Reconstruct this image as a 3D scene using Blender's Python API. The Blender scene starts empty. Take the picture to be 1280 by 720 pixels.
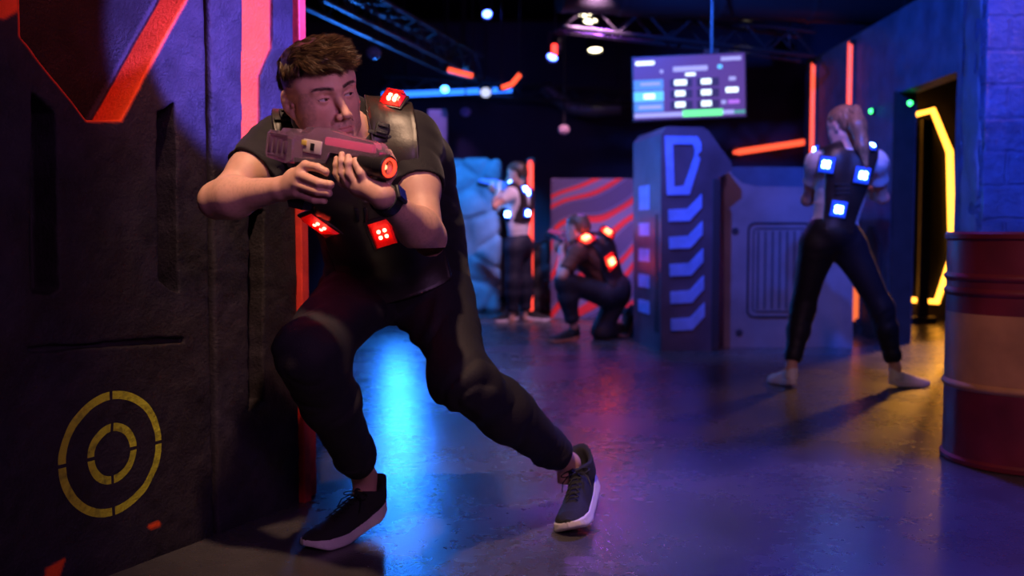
import bpy, bmesh, math, random
import numpy as np
from mathutils import Vector, Matrix
from mathutils.bvhtree import BVHTree
random.seed(7); RNG = np.random.default_rng(11)
SC = bpy.context.scene
COL = SC.collection
R = math.radians

# ------------------------------------------------------------------ camera, world, exposure
FPX = 1210.0; CAMZ = 0.88; PITCH = math.atan(70/1210.0)
cam_d = bpy.data.cameras.new('camera'); cam = bpy.data.objects.new('camera', cam_d); COL.objects.link(cam)
cam.location = (0, 0, CAMZ); cam.rotation_euler = (math.pi/2 - PITCH, 0, 0)
cam_d.sensor_width = 36; cam_d.lens = 36*FPX/1280; cam_d.clip_end = 60
cam_d.dof.use_dof = True; cam_d.dof.focus_distance = 2.45; cam_d.dof.aperture_fstop = 2.2
SC.camera = cam
w = bpy.data.worlds.new('world'); SC.world = w; w.use_nodes = True
w.node_tree.nodes['Background'].inputs[0].default_value = (0.10, 0.08, 0.28, 1)
w.node_tree.nodes['Background'].inputs[1].default_value = 0.05
SC.view_settings.view_transform = 'Standard'; SC.view_settings.look = 'None'
SC.view_settings.exposure = 0.0; SC.view_settings.gamma = 1; SC.view_settings.use_curve_mapping = False
SC.cycles.use_denoising = True
SC.cycles.max_bounces = 6; SC.cycles.transparent_max_bounces = 8
SC.cycles.sample_clamp_indirect = 6

def P(px, py, Y):
    """point of the room seen in direction (px,py) at depth Y"""
    u = (px-640)/FPX; v = (360-py)/FPX
    d = np.array([u, math.cos(PITCH)+v*math.sin(PITCH), -math.sin(PITCH)+v*math.cos(PITCH)])
    return np.array([0, 0, CAMZ]) + d*(Y/d[1])
def floor_at(px, py):
    u = (px-640)/FPX; v = (360-py)/FPX
    d = np.array([u, math.cos(PITCH)+v*math.sin(PITCH), -math.sin(PITCH)+v*math.cos(PITCH)])
    return np.array([0, 0, CAMZ]) + d*(CAMZ/-d[2])

def lamp(kind, name, loc, target, color, energy, size=0.2, size_y=None, spot=None, blend=0.3):
    l = bpy.data.lights.new(name, kind); o = bpy.data.objects.new(name, l); COL.objects.link(o)
    l.color = color; l.energy = energy; o.location = loc
    if kind == 'AREA':
        l.size = size
        if size_y: l.shape = 'RECTANGLE'; l.size_y = size_y
    else: l.shadow_soft_size = size
    if kind == 'SPOT': l.spot_size = R(spot); l.spot_blend = blend
    if target is not None:
        o.rotation_euler = (Vector(target)-Vector(loc)).to_track_quat('-Z', 'Y').to_euler()
    return o
# ceiling spots and wash lights of the arena, plus added fill spots
MANP = P(450, 330, 2.6)
lamp('SPOT', 'warm_ceiling_spot', (-0.42, 1.40, 3.3), (-0.30, 2.60, 0.95), (1.0, 0.60, 0.38), 380, 0.05, spot=36, blend=0.7)
lamp('AREA', 'violet_wash_light', (0.9, -0.5, 2.1), (-0.4, 2.5, 1.0), (0.74, 0.31, 0.85), 24, 0.6)
lamp('SPOT', 'blue_wall_spot', (1.6, 1.7, 2.6), (-0.80, 2.90, 1.50), (0.17, 0.13, 1.0), 3600, 0.02, spot=15.5, blend=0.25)
lamp('SPOT', 'violet_face_fill', (1.25, 0.55, 1.65), (-0.42, 2.38, 1.20), (0.88, 0.42, 0.80), 55, 0.12, spot=15, blend=0.6)  # added fill to lift the dim face, stands for no arena fixture
lamp('SPOT', 'red_wall_spot', (0.2, 2.0, 2.9), (-0.95, 2.62, 1.85), (1.0, 0.12, 0.05), 130, 0.04, spot=38, blend=0.8)
lamp('SPOT', 'blue_right_wall_spot', (0.5, 5.6, 3.2), (3.0, 8.2, 1.5), (0.02, 0.12, 1.0), 700, 0.06, spot=85, blend=0.6)
lamp('SPOT', 'blue_bunker_spot', (-1.2, 6.5, 2.9), (1.1, 7.8, 0.8), (0.02, 0.22, 1.0), 320, 0.05, spot=55, blend=0.5)
lamp('SPOT', 'violet_bunker_spot', (1.6, 4.2, 3.2), (1.75, 7.1, 0.9), (0.75, 0.30, 0.65), 110, 0.1, spot=55, blend=0.8)
lamp('SPOT', 'cyan_rock_spot', (-0.3, 8.8, 2.5), (-0.5, 10.6, 0.9), (0.02, 0.26, 1.0), 420, 0.06, spot=56, blend=0.5)
lamp('SPOT', 'magenta_mural_spot', (0.7, 7.9, 2.9), (0.75, 9.75, 0.9), (1.0, 0.5, 0.85), 330, 0.06, spot=60, blend=0.6)
lamp('AREA', 'blue_back_wash', (-1.11, 9.50, 1.2), (-0.5, 3.0, 0.6), (0.02, 0.20, 1.0), 55, 0.22, 1.3)
lamp('SPOT', 'violet_back_spot', (0.9, 9.3, 3.2), (0.2, 4.5, 0.0), (0.45, 0.1, 1.0), 300, 0.1, spot=70, blend=0.8)
lamp('SPOT', 'blue_floor_spot', (1.45, 4.7, 3.2), (1.0, 2.95, 0.0), (0.10, 0.08, 1.0), 900, 0.08, spot=34, blend=0.7)
lamp('SPOT', 'pink_side_spot', (3.0, 4.2, 2.9), (2.0, 5.4, 1.0), (1.0, 0.30, 0.45), 75, 0.06, spot=36, blend=0.6)
lamp('SPOT', 'amber_room_light', (4.3, 8.9, 1.9), (2.8, 6.5, 0.0), (1.0, 0.40, 0.04), 620, 0.12, spot=44, blend=0.5)
lamp('SPOT', 'blue_column_spot', (1.3, 2.3, 3.0), (2.6, 4.7, 1.9), (0.02, 0.10, 1.0), 1000, 0.05, spot=45, blend=0.5)
lamp('SPOT', 'pink_kneeling_fill', (0.1, 6.2, 3.0), (0.85, 7.9, 0.7), (1.0, 0.40, 0.4), 75, 0.08, spot=40, blend=0.6)  # extra lamp put in only to brighten the kneeling player
lamp('SPOT', 'amber_hair_fill', (1.3, 3.9, 3.0), (1.9, 5.45, 1.35), (1.0, 0.62, 0.42), 30, 0.05, spot=28, blend=0.6)  # added fill so the ponytail catches warm light
lamp('SPOT', 'warm_barrel_spot', (1.2, 1.2, 2.9), (2.0, 3.7, 0.5), (1.0, 0.55, 0.4), 65, 0.1, spot=42, blend=0.7)

# ------------------------------------------------------------------ materials
MATS = {}
def mat(name, base=(0.5,0.5,0.5), rough=0.5, metal=0.0, emit=None, estr=0.0, trans=0.0, attr=None,
        noise=0.0, nscale=8.0, bump=0.0, bscale=60.0, spec=0.5, coat=0.0, sss=0.0, rvar=0.0, ior=1.45, coord='Object', sheen=0.0):
    if name in MATS: return MATS[name]
    m = bpy.data.materials.new(name); m.use_nodes = True; nt = m.node_tree; N = nt.nodes; L = nt.links
    b = N['Principled BSDF']
    b.inputs['Base Color'].default_value = (*base, 1); b.inputs['Roughness'].default_value = rough
    b.inputs['Metallic'].default_value = metal; b.inputs['Transmission Weight'].default_value = trans
    b.inputs['Specular IOR Level'].default_value = spec; b.inputs['Coat Weight'].default_value = coat
    b.inputs['IOR'].default_value = ior; b.inputs['Sheen Weight'].default_value = sheen
    if sss:
        b.inputs['Subsurface Weight'].default_value = sss
        b.inputs['Subsurface Radius'].default_value = (0.012, 0.005, 0.003); b.inputs['Subsurface Scale'].default_value = 1.0
    if emit: b.inputs['Emission Color'].default_value = (*emit, 1); b.inputs['Emission Strength'].default_value = estr
    tc = N.new('ShaderNodeTexCoord'); co = tc.outputs[coord]
    src = None
    if attr:
        a = N.new('ShaderNodeVertexColor'); a.layer_name = attr; src = a.outputs[0]
        L.new(src, b.inputs['Base Color'])
    if noise:
        n = N.new('ShaderNodeTexNoise'); n.inputs['Scale'].default_value = nscale; n.inputs['Detail'].default_value = 6
        L.new(co, n.inputs['Vector'])
        r = N.new('ShaderNodeMapRange'); r.inputs['From Min'].default_value = 0.3; r.inputs['From Max'].default_value = 0.7
        r.inputs['To Min'].default_value = 1-noise; r.inputs['To Max'].default_value = 1+noise
        L.new(n.outputs['Fac'], r.inputs['Value'])
        mx = N.new('ShaderNodeVectorMath'); mx.operation = 'SCALE'
        if src: L.new(src, mx.inputs[0])
        else: mx.inputs[0].default_value = base
        L.new(r.outputs[0], mx.inputs['Scale']); L.new(mx.outputs[0], b.inputs['Base Color'])
    if rvar:
        n = N.new('ShaderNodeTexNoise'); n.inputs['Scale'].default_value = nscale*0.7; n.inputs['Detail'].default_value = 5
        L.new(co, n.inputs['Vector'])
        r = N.new('ShaderNodeMapRange'); r.inputs['From Min'].default_value = 0.3; r.inputs['From Max'].default_value = 0.7
        r.inputs['To Min'].default_value = max(0.02, rough-rvar); r.inputs['To Max'].default_value = rough+rvar
        L.new(n.outputs['Fac'], r.inputs['Value']); L.new(r.outputs[0], b.inputs['Roughness'])
    if bump:
        n = N.new('ShaderNodeTexNoise'); n.inputs['Scale'].default_value = bscale; n.inputs['Detail'].default_value = 8
        n.inputs['Roughness'].default_value = 0.65
        L.new(co, n.inputs['Vector'])
        bp = N.new('ShaderNodeBump'); bp.inputs['Strength'].default_value = bump; bp.inputs['Distance'].default_value = 0.01
        L.new(n.outputs['Fac'], bp.inputs['Height']); L.new(bp.outputs[0], b.inputs['Normal'])
    MATS[name] = m
    return m
def emis(name, col, s, base=(0.02,0.02,0.02)): return mat(name, base, 0.4, emit=col, estr=s)

# ------------------------------------------------------------------ object helpers
def fastmesh(name, V, Q, smooth=True):
    me = bpy.data.meshes.new(name)
    V = np.asarray(V, np.float32); Q = np.asarray(Q, np.int32)
    n = Q.shape[1]
    me.vertices.add(len(V)); me.vertices.foreach_set('co', V.ravel())
    me.loops.add(Q.size); me.loops.foreach_set('vertex_index', Q.ravel())
    me.polygons.add(len(Q)); me.polygons.foreach_set('loop_start', np.arange(0, Q.size, n, dtype=np.int32))
    me.update(calc_edges=True); me.validate()
    if smooth: me.polygons.foreach_set('use_smooth', np.ones(len(me.polygons), bool))
    return me
def link(name, me, m, parent=None, label=None):
    o = bpy.data.objects.new(name, me); COL.objects.link(o)
    if m is not None:
        for mm in (m if isinstance(m, (list, tuple)) else [m]): me.materials.append(mm)
    if parent is not None:
        o.parent = parent; o.matrix_parent_inverse = parent_world(parent).inverted()
    if label: o['label'] = label
    return o
def parent_world(o):
    M = o.matrix_basis.copy()
    return (parent_world(o.parent) @ o.matrix_parent_inverse @ M) if o.parent else M
def thing(name, label, cat, loc=(0,0,0), group=None, rotz=0):
    o = bpy.data.objects.new(name, None); COL.objects.link(o); o.location = loc; o.rotation_euler = (0,0,rotz)
    o.empty_display_size = 0.1
    return tag(o, label, cat, group)
def tag(o, label, cat, group=None):
    o['label'] = label; o['category'] = cat
    if group: o['group'] = group
    return o
def struct(o): o['kind'] = 'structure'; return o
class MB:
    def __init__(s): s.bm = bmesh.new()
    def box(s, c, size, rot=None, bev=0.0, seg=2):
        r = bmesh.ops.create_cube(s.bm, size=1.0); vs = r['verts']
        bmesh.ops.scale(s.bm, vec=size, verts=vs)
        if bev:
            es = list({e for v in vs for e in v.link_edges})
            g = bmesh.ops.bevel(s.bm, geom=es, offset=bev, segments=seg, affect='EDGES', profile=0.5)
            vs = list({v for f in g['faces'] for v in f.verts} | {v for v in vs if v.is_valid})
        M = Matrix.Translation(Vector(c)) @ (rot.to_4x4() if rot else Matrix())
        bmesh.ops.transform(s.bm, matrix=M, verts=vs); return s
    def tube(s, pts, r, n=10, cap=True, closed=False):
        pts = [Vector(p) for p in pts]; m = len(pts); rs = r if isinstance(r, (list, tuple)) else [r]*m
        rings = []; prev = None
        for i, p in enumerate(pts):
            if closed: t = (pts[(i+1) % m]-pts[i-1]).normalized()
            else: t = (pts[min(i+1, m-1)]-pts[max(i-1, 0)]).normalized()
            if prev is None: a = t.orthogonal().normalized()
            else:
                a = prev - t*prev.dot(t); a = a.normalized() if a.length > 1e-6 else t.orthogonal().normalized()
            prev = a; b = t.cross(a)
            rings.append([s.bm.verts.new(p+(a*math.cos(2*math.pi*k/n)+b*math.sin(2*math.pi*k/n))*rs[i]) for k in range(n)])
        for i in range(m if closed else m-1):
            A, B = rings[i], rings[(i+1) % m]
            for k in range(n): s.bm.faces.new((A[k], A[(k+1) % n], B[(k+1) % n], B[k]))
        if cap and not closed:
            s.bm.faces.new(rings[0][::-1]); s.bm.faces.new(rings[-1])
        return s
    def lathe(s, prof, c=(0,0,0), n=48, axis=None):
        M = Matrix.Translation(Vector(c)) @ (axis.to_4x4() if axis else Matrix())
        rings = [[s.bm.verts.new(M @ Vector((r*math.cos(2*math.pi*k/n), r*math.sin(2*math.pi*k/n), z))) for k in range(n)] for r, z in prof]
        for i in range(len(rings)-1):
            for k in range(n): s.bm.faces.new((rings[i][k], rings[i][(k+1) % n], rings[i+1][(k+1) % n], rings[i+1][k]))
        return s
    def prism(s, poly, y0, y1, M=None):
        """poly in (x,z), extruded along y"""
        M = M or Matrix()
        a = [s.bm.verts.new(M @ Vector((x, y0, z))) for x, z in poly]; b = [s.bm.verts.new(M @ Vector((x, y1, z))) for x, z in poly]
        n = len(poly)
        s.bm.faces.new(a); s.bm.faces.new(b[::-1])
        for i in range(n): s.bm.faces.new((a[i], b[i], b[(i+1) % n], a[(i+1) % n]))
        return s
    def bevel(s, off, seg=2, ang=30):
        es = [e for e in s.bm.edges if len(e.link_faces) == 2 and e.calc_face_angle(0) > R(ang)]
        bmesh.ops.bevel(s.bm, geom=es, offset=off, segments=seg, affect='EDGES', profile=0.6); return s
    def xf(s, M): bmesh.ops.transform(s.bm, matrix=M, verts=s.bm.verts); return s
    def build(s, name, m, parent=None, label=None, smooth=False, ang=35):
        bmesh.ops.recalc_face_normals(s.bm, faces=s.bm.faces)
        me = bpy.data.meshes.new(name); s.bm.to_mesh(me); s.bm.free()
        if smooth:
            me.polygons.foreach_set('use_smooth', np.ones(len(me.polygons), bool))
            try: me.set_sharp_from_angle(angle=R(ang))
            except Exception: pass
        return link(name, me, m, parent, label)

# ------------------------------------------------------------------ signed distance sculpting (surface nets)
def smin(a, b, k):
    if k <= 0: return np.minimum(a, b)
    h = np.clip(0.5+0.5*(b-a)/k, 0, 1); return b*(1-h)+a*h - k*h*(1-h)
def smax(a, b, k): return -smin(-a, -b, k)
def A3(v): return np.asarray(v, np.float64)
class Cone:
    def __init__(s, a, b, ra, rb, k=0.02, sub=False):
        s.a, s.b, s.ra, s.rb, s.k, s.sub = A3(a), A3(b), ra, rb, k, sub
        m = max(ra, rb); s.lo = np.minimum(s.a, s.b)-m; s.hi = np.maximum(s.a, s.b)+m
    def d(s, x, y, z):
        ab = s.b-s.a; l2 = max(ab @ ab, 1e-12)
        t = np.clip(((x-s.a[0])*ab[0]+(y-s.a[1])*ab[1]+(z-s.a[2])*ab[2])/l2, 0, 1)
        return np.sqrt((x-s.a[0]-t*ab[0])**2+(y-s.a[1]-t*ab[1])**2+(z-s.a[2]-t*ab[2])**2)-(s.ra+(s.rb-s.ra)*t)
class Ell:
    def __init__(s, c, r, M=None, k=0.02, sub=False):
        s.c, s.r, s.M, s.k, s.sub = A3(c), A3(r), (np.eye(3) if M is None else A3(M)), k, sub
        e = np.sqrt(((s.M*s.r[None, :])**2).sum(1)); s.lo = s.c-e; s.hi = s.c+e
    def d(s, x, y, z):
        x, y, z = x-s.c[0], y-s.c[1], z-s.c[2]; M = s.M
        q = [x*M[0, i]+y*M[1, i]+z*M[2, i] for i in range(3)]
        k0 = np.sqrt(sum((q[i]/s.r[i])**2 for i in range(3))); k1 = np.sqrt(sum((q[i]/s.r[i]**2)**2 for i in range(3)))
        return k0*(k0-1)/np.maximum(k1, 1e-9)
class Box:
    def __init__(s, c, h, rr=0.005, M=None, k=0.01, sub=False):
        s.c, s.h, s.rr, s.M, s.k, s.sub = A3(c), A3(h), rr, (np.eye(3) if M is None else A3(M)), k, sub
        e = np.abs(s.M) @ s.h; s.lo = s.c-e; s.hi = s.c+e
    def d(s, x, y, z):
        x, y, z = x-s.c[0], y-s.c[1], z-s.c[2]; M = s.M
        q = [np.abs(x*M[0, i]+y*M[1, i]+z*M[2, i])-(s.h[i]-s.rr) for i in range(3)]
        o = np.sqrt(sum(np.maximum(a, 0)**2 for a in q)); return o+np.minimum(np.maximum(np.maximum(q[0], q[1]), q[2]), 0)-s.rr
class Fn:
    def __init__(s, f, lo, hi, k=0.0, sub=False): s.f, s.lo, s.hi, s.k, s.sub = f, A3(lo), A3(hi), k, sub
    def d(s, x, y, z): return s.f(x, y, z)
def inflate(prims, t):
    out = []
    for p in prims:
        if p.sub: continue
        if isinstance(p, Cone): out.append(Cone(p.a, p.b, p.ra+t, p.rb+t, p.k))
        elif isinstance(p, Ell): out.append(Ell(p.c, p.r+t, p.M, p.k))
    return out
_NL = RNG.random((64, 64, 64)).astype(np.float32)
def vnoise(x, y, z):
    x, y, z = x+31.7, y+17.3, z+47.1
    i, j, k = np.floor(x), np.floor(y), np.floor(z); fx, fy, fz = x-i, y-j, z-k
    fx, fy, fz = [f*f*(3-2*f) for f in (fx, fy, fz)]
    i, j, k = [a.astype(np.int64) & 63 for a in (i, j, k)]; i1, j1, k1 = (i+1) & 63, (j+1) & 63, (k+1) & 63
    g = lambda a, b, c: _NL[a, b, c]
    return ((g(i,j,k)*(1-fx)+g(i1,j,k)*fx)*(1-fy)+(g(i,j1,k)*(1-fx)+g(i1,j1,k)*fx)*fy)*(1-fz) + \
           ((g(i,j,k1)*(1-fx)+g(i1,j,k1)*fx)*(1-fy)+(g(i,j1,k1)*(1-fx)+g(i1,j1,k1)*fx)*fy)*fz - 0.5
def sculpt(prims, h, lo=None, hi=None, post=None, disp=None):
    """evaluate prims on a grid; returns vertices and quads of the zero level"""
    add = [p for p in prims if not p.sub]
    if lo is None: lo = np.min([p.lo for p in add], 0)-0.03
    if hi is None: hi = np.max([p.hi for p in add], 0)+0.03
    lo, hi = A3(lo), A3(hi); n = np.ceil((hi-lo)/h).astype(int)+1
    ax = [lo[i]+h*np.arange(n[i]) for i in range(3)]
    F = np.full(n, 0.5)
    for p in prims:
        m = p.k+2.5*h+0.004
        a = np.clip(np.floor((p.lo-m-lo)/h).astype(int), 0, n); b = np.clip(np.ceil((p.hi+m-lo)/h).astype(int)+1, 0, n)
        if np.any(b <= a): continue
        s = tuple(slice(a[i], b[i]) for i in range(3))
        d = p.d(ax[0][s[0]][:, None, None], ax[1][s[1]][None, :, None], ax[2][s[2]][None, None, :])
        F[s] = smax(F[s], -d, p.k) if p.sub else smin(F[s], d, p.k)
    if disp is not None:
        idx = np.argwhere(np.abs(F) < 0.03+2*h)
        x, y, z = [ax[i][idx[:, i]] for i in range(3)]
        F[idx[:, 0], idx[:, 1], idx[:, 2]] += disp(x, y, z)
    if post is not None:
        F = post(F, ax[0][:, None, None], ax[1][None, :, None], ax[2][None, None, :])
    return nets(F, lo, h)
def nets(F, lo, h):
    S = F < 0
    c = S[:-1, :-1, :-1].astype(np.int8)
    tot = np.zeros_like(c)
    for dx in (0, 1):
        for dy in (0, 1):
            for dz in (0, 1):
                tot += S[dx:S.shape[0]-1+dx, dy:S.shape[1]-1+dy, dz:S.shape[2]-1+dz]
    act = (tot > 0) & (tot < 8)
    C = np.argwhere(act); ids = np.full(act.shape, -1, np.int64); ids[act] = np.arange(len(C))
    acc = np.zeros((len(C), 3)); cnt = np.zeros(len(C))
    cor = [(0,0,0),(1,0,0),(0,1,0),(1,1,0),(0,0,1),(1,0,1),(0,1,1),(1,1,1)]
    val = [F[C[:, 0]+a, C[:, 1]+b, C[:, 2]+e] for a, b, e in cor]
    for a in range(8):
        for ax_ in range(3):
            if cor[a][ax_] == 0:
                b = a | (1 << ax_)
                va, vb = val[a], val[b]; m = (va < 0) != (vb < 0)
                t = np.where(m, va/np.where(m, va-vb, 1), 0)
                pt = np.tile(np.array(cor[a], float), (len(C), 1)); pt[:, ax_] += t
                acc[m] += pt[m]; cnt[m] += 1
    V = lo+h*(C+acc/np.maximum(cnt, 1)[:, None])
    Q = []
    for a in range(3):
        o1, o2 = (a+1) % 3, (a+2) % 3
        sl0 = [slice(1, -1)]*3; sl0[a] = slice(0, -1); sl1 = list(sl0); sl1[a] = slice(1, None)
        s0, s1 = S[tuple(sl0)], S[tuple(sl1)]
        for sgn in (0, 1):
            E = np.argwhere((s0 & ~s1) if sgn == 0 else (~s0 & s1))
            if len(E) == 0: continue
            E[:, o1] += 1; E[:, o2] += 1
            def g(d1, d2):
                e = E.copy(); e[:, o1] -= d1; e[:, o2] -= d2; return ids[e[:, 0], e[:, 1], e[:, 2]]
            q = np.stack([g(1, 1), g(0, 1), g(0, 0), g(1, 0)], 1)
            if sgn == 1: q = q[:, ::-1]
            Q.append(q)
    Q = np.concatenate(Q) if Q else np.zeros((0, 4), int)
    Q = Q[(Q >= 0).all(1)]
    return V, Q
def merge(parts):
    Vs, Qs, o = [], [], 0
    for V, Q in parts: Vs.append(V); Qs.append(Q+o); o += len(V)
    return np.concatenate(Vs), np.concatenate(Qs)
def setcol(me, name, C):
    a = me.color_attributes.new(name, 'FLOAT_COLOR', 'POINT')
    a.data.foreach_set('color', np.concatenate([C, np.ones((len(C), 1))], 1).astype(np.float32).ravel())
def unit(v): v = A3(v); return v/np.linalg.norm(v)
def frame(L, U):
    U = unit(U); L = A3(L); L = unit(L-U*(L @ U)); B = np.cross(U, L); return np.stack([L, B, U], 1)
def hit(px, py, bvh, maxd=30):
    o = Vector((0, 0, CAMZ)); d = Vector(P(px, py, 5.0))-o; d.normalize()
    r = bvh.ray_cast(o, d, maxd); return r[0], r[1]
def bvh_of(o):
    me = o.data; return BVHTree.FromPolygons([v.co.copy() for v in me.vertices], [tuple(p.vertices) for p in me.polygons])

# ------------------------------------------------------------------ floor, ceiling, far walls
def floor_mat():
    m = bpy.data.materials.new('sealed_concrete'); m.use_nodes = True; nt = m.node_tree; N = nt.nodes; L = nt.links; b = N['Principled BSDF']
    tc = N.new('ShaderNodeTexCoord')
    n1 = N.new('ShaderNodeTexNoise'); n1.inputs['Scale'].default_value = 1.3; n1.inputs['Detail'].default_value = 8; n1.inputs['Roughness'].default_value = 0.62
    n2 = N.new('ShaderNodeTexNoise'); n2.inputs['Scale'].default_value = 22; n2.inputs['Detail'].default_value = 3
    for n in (n1, n2): L.new(tc.outputs['Object'], n.inputs['Vector'])
    cr = N.new('ShaderNodeValToRGB'); cr.color_ramp.elements[0].position = 0.3; cr.color_ramp.elements[0].color = (0.030, 0.028, 0.032, 1)
    cr.color_ramp.elements[1].position = 0.75; cr.color_ramp.elements[1].color = (0.085, 0.078, 0.082, 1)
    L.new(n1.outputs['Fac'], cr.inputs['Fac']); L.new(cr.outputs[0], b.inputs['Base Color'])
    r = N.new('ShaderNodeMapRange'); r.inputs['From Min'].default_value = 0.3; r.inputs['From Max'].default_value = 0.7
    r.inputs['To Min'].default_value = 0.23; r.inputs['To Max'].default_value = 0.31
    ad = N.new('ShaderNodeMath'); ad.operation = 'ADD'; m2 = N.new('ShaderNodeMath'); m2.operation = 'MULTIPLY'; m2.inputs[1].default_value = 0.35
    L.new(n2.outputs['Fac'], m2.inputs[0]); L.new(n1.outputs['Fac'], ad.inputs[0]); L.new(m2.outputs[0], ad.inputs[1])
    sb = N.new('ShaderNodeMath'); sb.operation = 'SUBTRACT'; sb.inputs[1].default_value = 0.17; L.new(ad.outputs[0], sb.inputs[0])
    L.new(sb.outputs[0], r.inputs['Value']); L.new(r.outputs[0], b.inputs['Roughness'])
    n3 = N.new('ShaderNodeTexNoise'); n3.inputs['Scale'].default_value = 160; n3.inputs['Detail'].default_value = 3; L.new(tc.outputs['Object'], n3.inputs['Vector'])
    bp = N.new('ShaderNodeBump'); bp.inputs['Strength'].default_value = 0.16; bp.inputs['Distance'].default_value = 0.004
    n4 = N.new('ShaderNodeTexNoise'); n4.inputs['Scale'].default_value = 5; n4.inputs['Detail'].default_value = 1; L.new(tc.outputs['Object'], n4.inputs['Vector'])
    bp2 = N.new('ShaderNodeBump'); bp2.inputs['Strength'].default_value = 0.07; bp2.inputs['Distance'].default_value = 0.01
    L.new(n3.outputs['Fac'], bp.inputs['Height']); L.new(n4.outputs['Fac'], bp2.inputs['Height']); L.new(bp2.outputs[0], bp.inputs['Normal']); L.new(bp.outputs[0], b.inputs['Normal'])
    b.inputs['Specular IOR Level'].default_value = 0.75
    return m
def slab(name, c, size, m, bev=0.0):
    return struct(MB().box(c, size, bev=bev).build(name, m))
slab('floor', (1.0, 6.0, -0.05), (10.4, 16.2, 0.1), floor_mat())
M_black = mat('matte_black_paint', (0.012, 0.012, 0.015), 0.7, noise=0.3, bump=0.2, bscale=20)
slab('ceiling', (1.0, 6.0, 3.75), (10.4, 16.2, 0.1), M_black)
slab('wall_back', (1.0, 13.05, 1.85), (10.4, 0.1, 3.7), mat('dark_back_wall', (0.02, 0.018, 0.03), 0.6, noise=0.3))
slab('wall_left', (-4.15, 6.0, 1.85), (0.1, 14, 3.7), M_black)

# ------------------------------------------------------------------ foreground scenery wall on the left
WA = R(27)                                           # heading of the panel wall
wdir = np.array([math.sin(WA), math.cos(WA), 0]); wn = np.array([math.cos(WA), -math.sin(WA), 0])   # wn faces the arena
W0 = floor_at(272, 668)
def wall_uv(px, py):
    """(u along wall from W0, height) of the wall-plane point seen at a pixel"""
    o = np.array([0, 0, CAMZ]); d = P(px, py, 5.0)-o
    t = ((W0-o) @ wn)/(d @ wn); q = o+d*t; return (q-W0) @ wdir, q[2]
TW = Matrix(((wdir[0], -wn[0], 0, W0[0]), (wdir[1], -wn[1], 0, W0[1]), (0, 0, 1, 0), (0, 0, 0, 1)))   # local x along the wall, y into it, z up
def poly_sd(poly, x, z):
    d = np.full(np.broadcast(x, z).shape, 1e9); s = np.ones(d.shape)
    n = len(poly); j = n-1
    for i in range(n):
        vi, vj = poly[i], poly[j]; e = (vj[0]-vi[0], vj[1]-vi[1]); wx, wz = x-vi[0], z-vi[1]
        t = np.clip((wx*e[0]+wz*e[1])/(e[0]**2+e[1]**2+1e-12), 0, 1)
        d = np.minimum(d, (wx-e[0]*t)**2+(wz-e[1]*t)**2)
        c1 = z >= vi[1]; c2 = z < vj[1]; c3 = e[0]*wz > e[1]*wx
        s = np.where((c1 & c2 & c3) | (~c1 & ~c2 & ~c3), -s, s); j = i
    return s*np.sqrt(d)
def UV(*pts): return [wall_uv(*p) for p in pts]
vee = UV((24, -160), (27, 45), (108, 150), (150, 150), (232, 0), (300, -150))
slotA = UV((40, 112), (70, 140), (74, 360), (62, 368), (40, 366))
slotB = UV((197, 140), (218, 128), (224, 366), (214, 362), (198, 350))
slotC = UV((311, 262), (329, 262), (329, 500), (311, 512))
redG = UV((303, -160), (341, -160), (341, 60), (326, 95), (326, 262), (303, 262))
grooveH = UV((36, 434), (229, 421), (229, 428), (38, 441))
corner = UV((-60, -120), (18, -120), (18, 10), (4, 18), (-60, 4))
u_end = wall_uv(378, 628)[0]; u_left = -1.75; ztop = 2.1
def panel_field(u0, u1, cuts, th, seed, h=0.006, z1=ztop):
    lo = np.array([u0-0.02, -0.03, -0.01]); hi = np.array([u1+0.02, th+0.02, z1+0.02])
    n = np.ceil((hi-lo)/h).astype(int)+1
    x = (lo[0]+h*np.arange(n[0]))[:, None, None]; y = (lo[1]+h*np.arange(n[1]))[None, :, None]; z = (lo[2]+h*np.arange(n[2]))[None, None, :]
    x2, z2 = x[:, 0, :], z[0, 0, :][None, :]
    edge = np.maximum(np.maximum(u0-x2, x2-u1), np.maximum(-z2-0.02, z2-z1))
    nz = vnoise(x2*9+seed, z2*9, z2*0+3.1)*0.007+vnoise(x2*35+seed, z2*35, z2*0+1.1)*0.004
    front = -(y)+nz[:, None, :]*1.0
    ed = edge[:, None, :]
    F = smax(smax(front, np.broadcast_to(ed, n).copy(), 0.012), y-th, 0.0)
    for poly, depth in cuts:
        pd = poly_sd(poly, x2, z2)+vnoise(x2*28, z2*28, z2*0+seed)*(0.0025 if poly in (vee, redG) else 0.006)
        cut = np.maximum(pd[:, None, :], y-depth)
        F = smax(F, -cut, 0.006)
    return F, lo, h
def wall_color(V, reds):
    """paint colours: near-black with red-orange painted reveals, shade painted into the V recess"""
    x, y, z = V[:, 0], V[:, 1], V[:, 2]
    n = vnoise(x*12, y*12, z*12)+0.5*vnoise(x*45, y*45, z*45)
    base = np.array([0.036, 0.028, 0.040])*(1+0.9*n)[:, None]
    base = np.clip(base*.66, 0.003, 1)
    brown = np.clip(vnoise(x*5+3, y*5, z*5)*3, 0, 1)[:, None]
    base = base*(1-0.5*brown)+np.array([0.026, 0.018, 0.014])*0.5*brown
    vee_shade = (poly_sd(vee, x, z) < -.012) & (y > .045); base[vee_shade] = base[vee_shade]*.10  # shade inside the V recess put into the paint colour
    for poly, y0, y1, pad in reds:
        pd = poly_sd(poly, x, z)
        sm_ = lambda v: np.clip(v/.006+.5, 0, 1)
        m = sm_(pad-np.abs(pd)) if y1 < .9 else sm_(pad-pd)
        m = (m*sm_(y-y0)*(sm_(y1-y) if y1 < .9 else 1))[:, None]
        base = base*(1-m)+m*np.array([0.95, 0.095, 0.016])*(1+0.25*n)[:, None]
    return base
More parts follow.
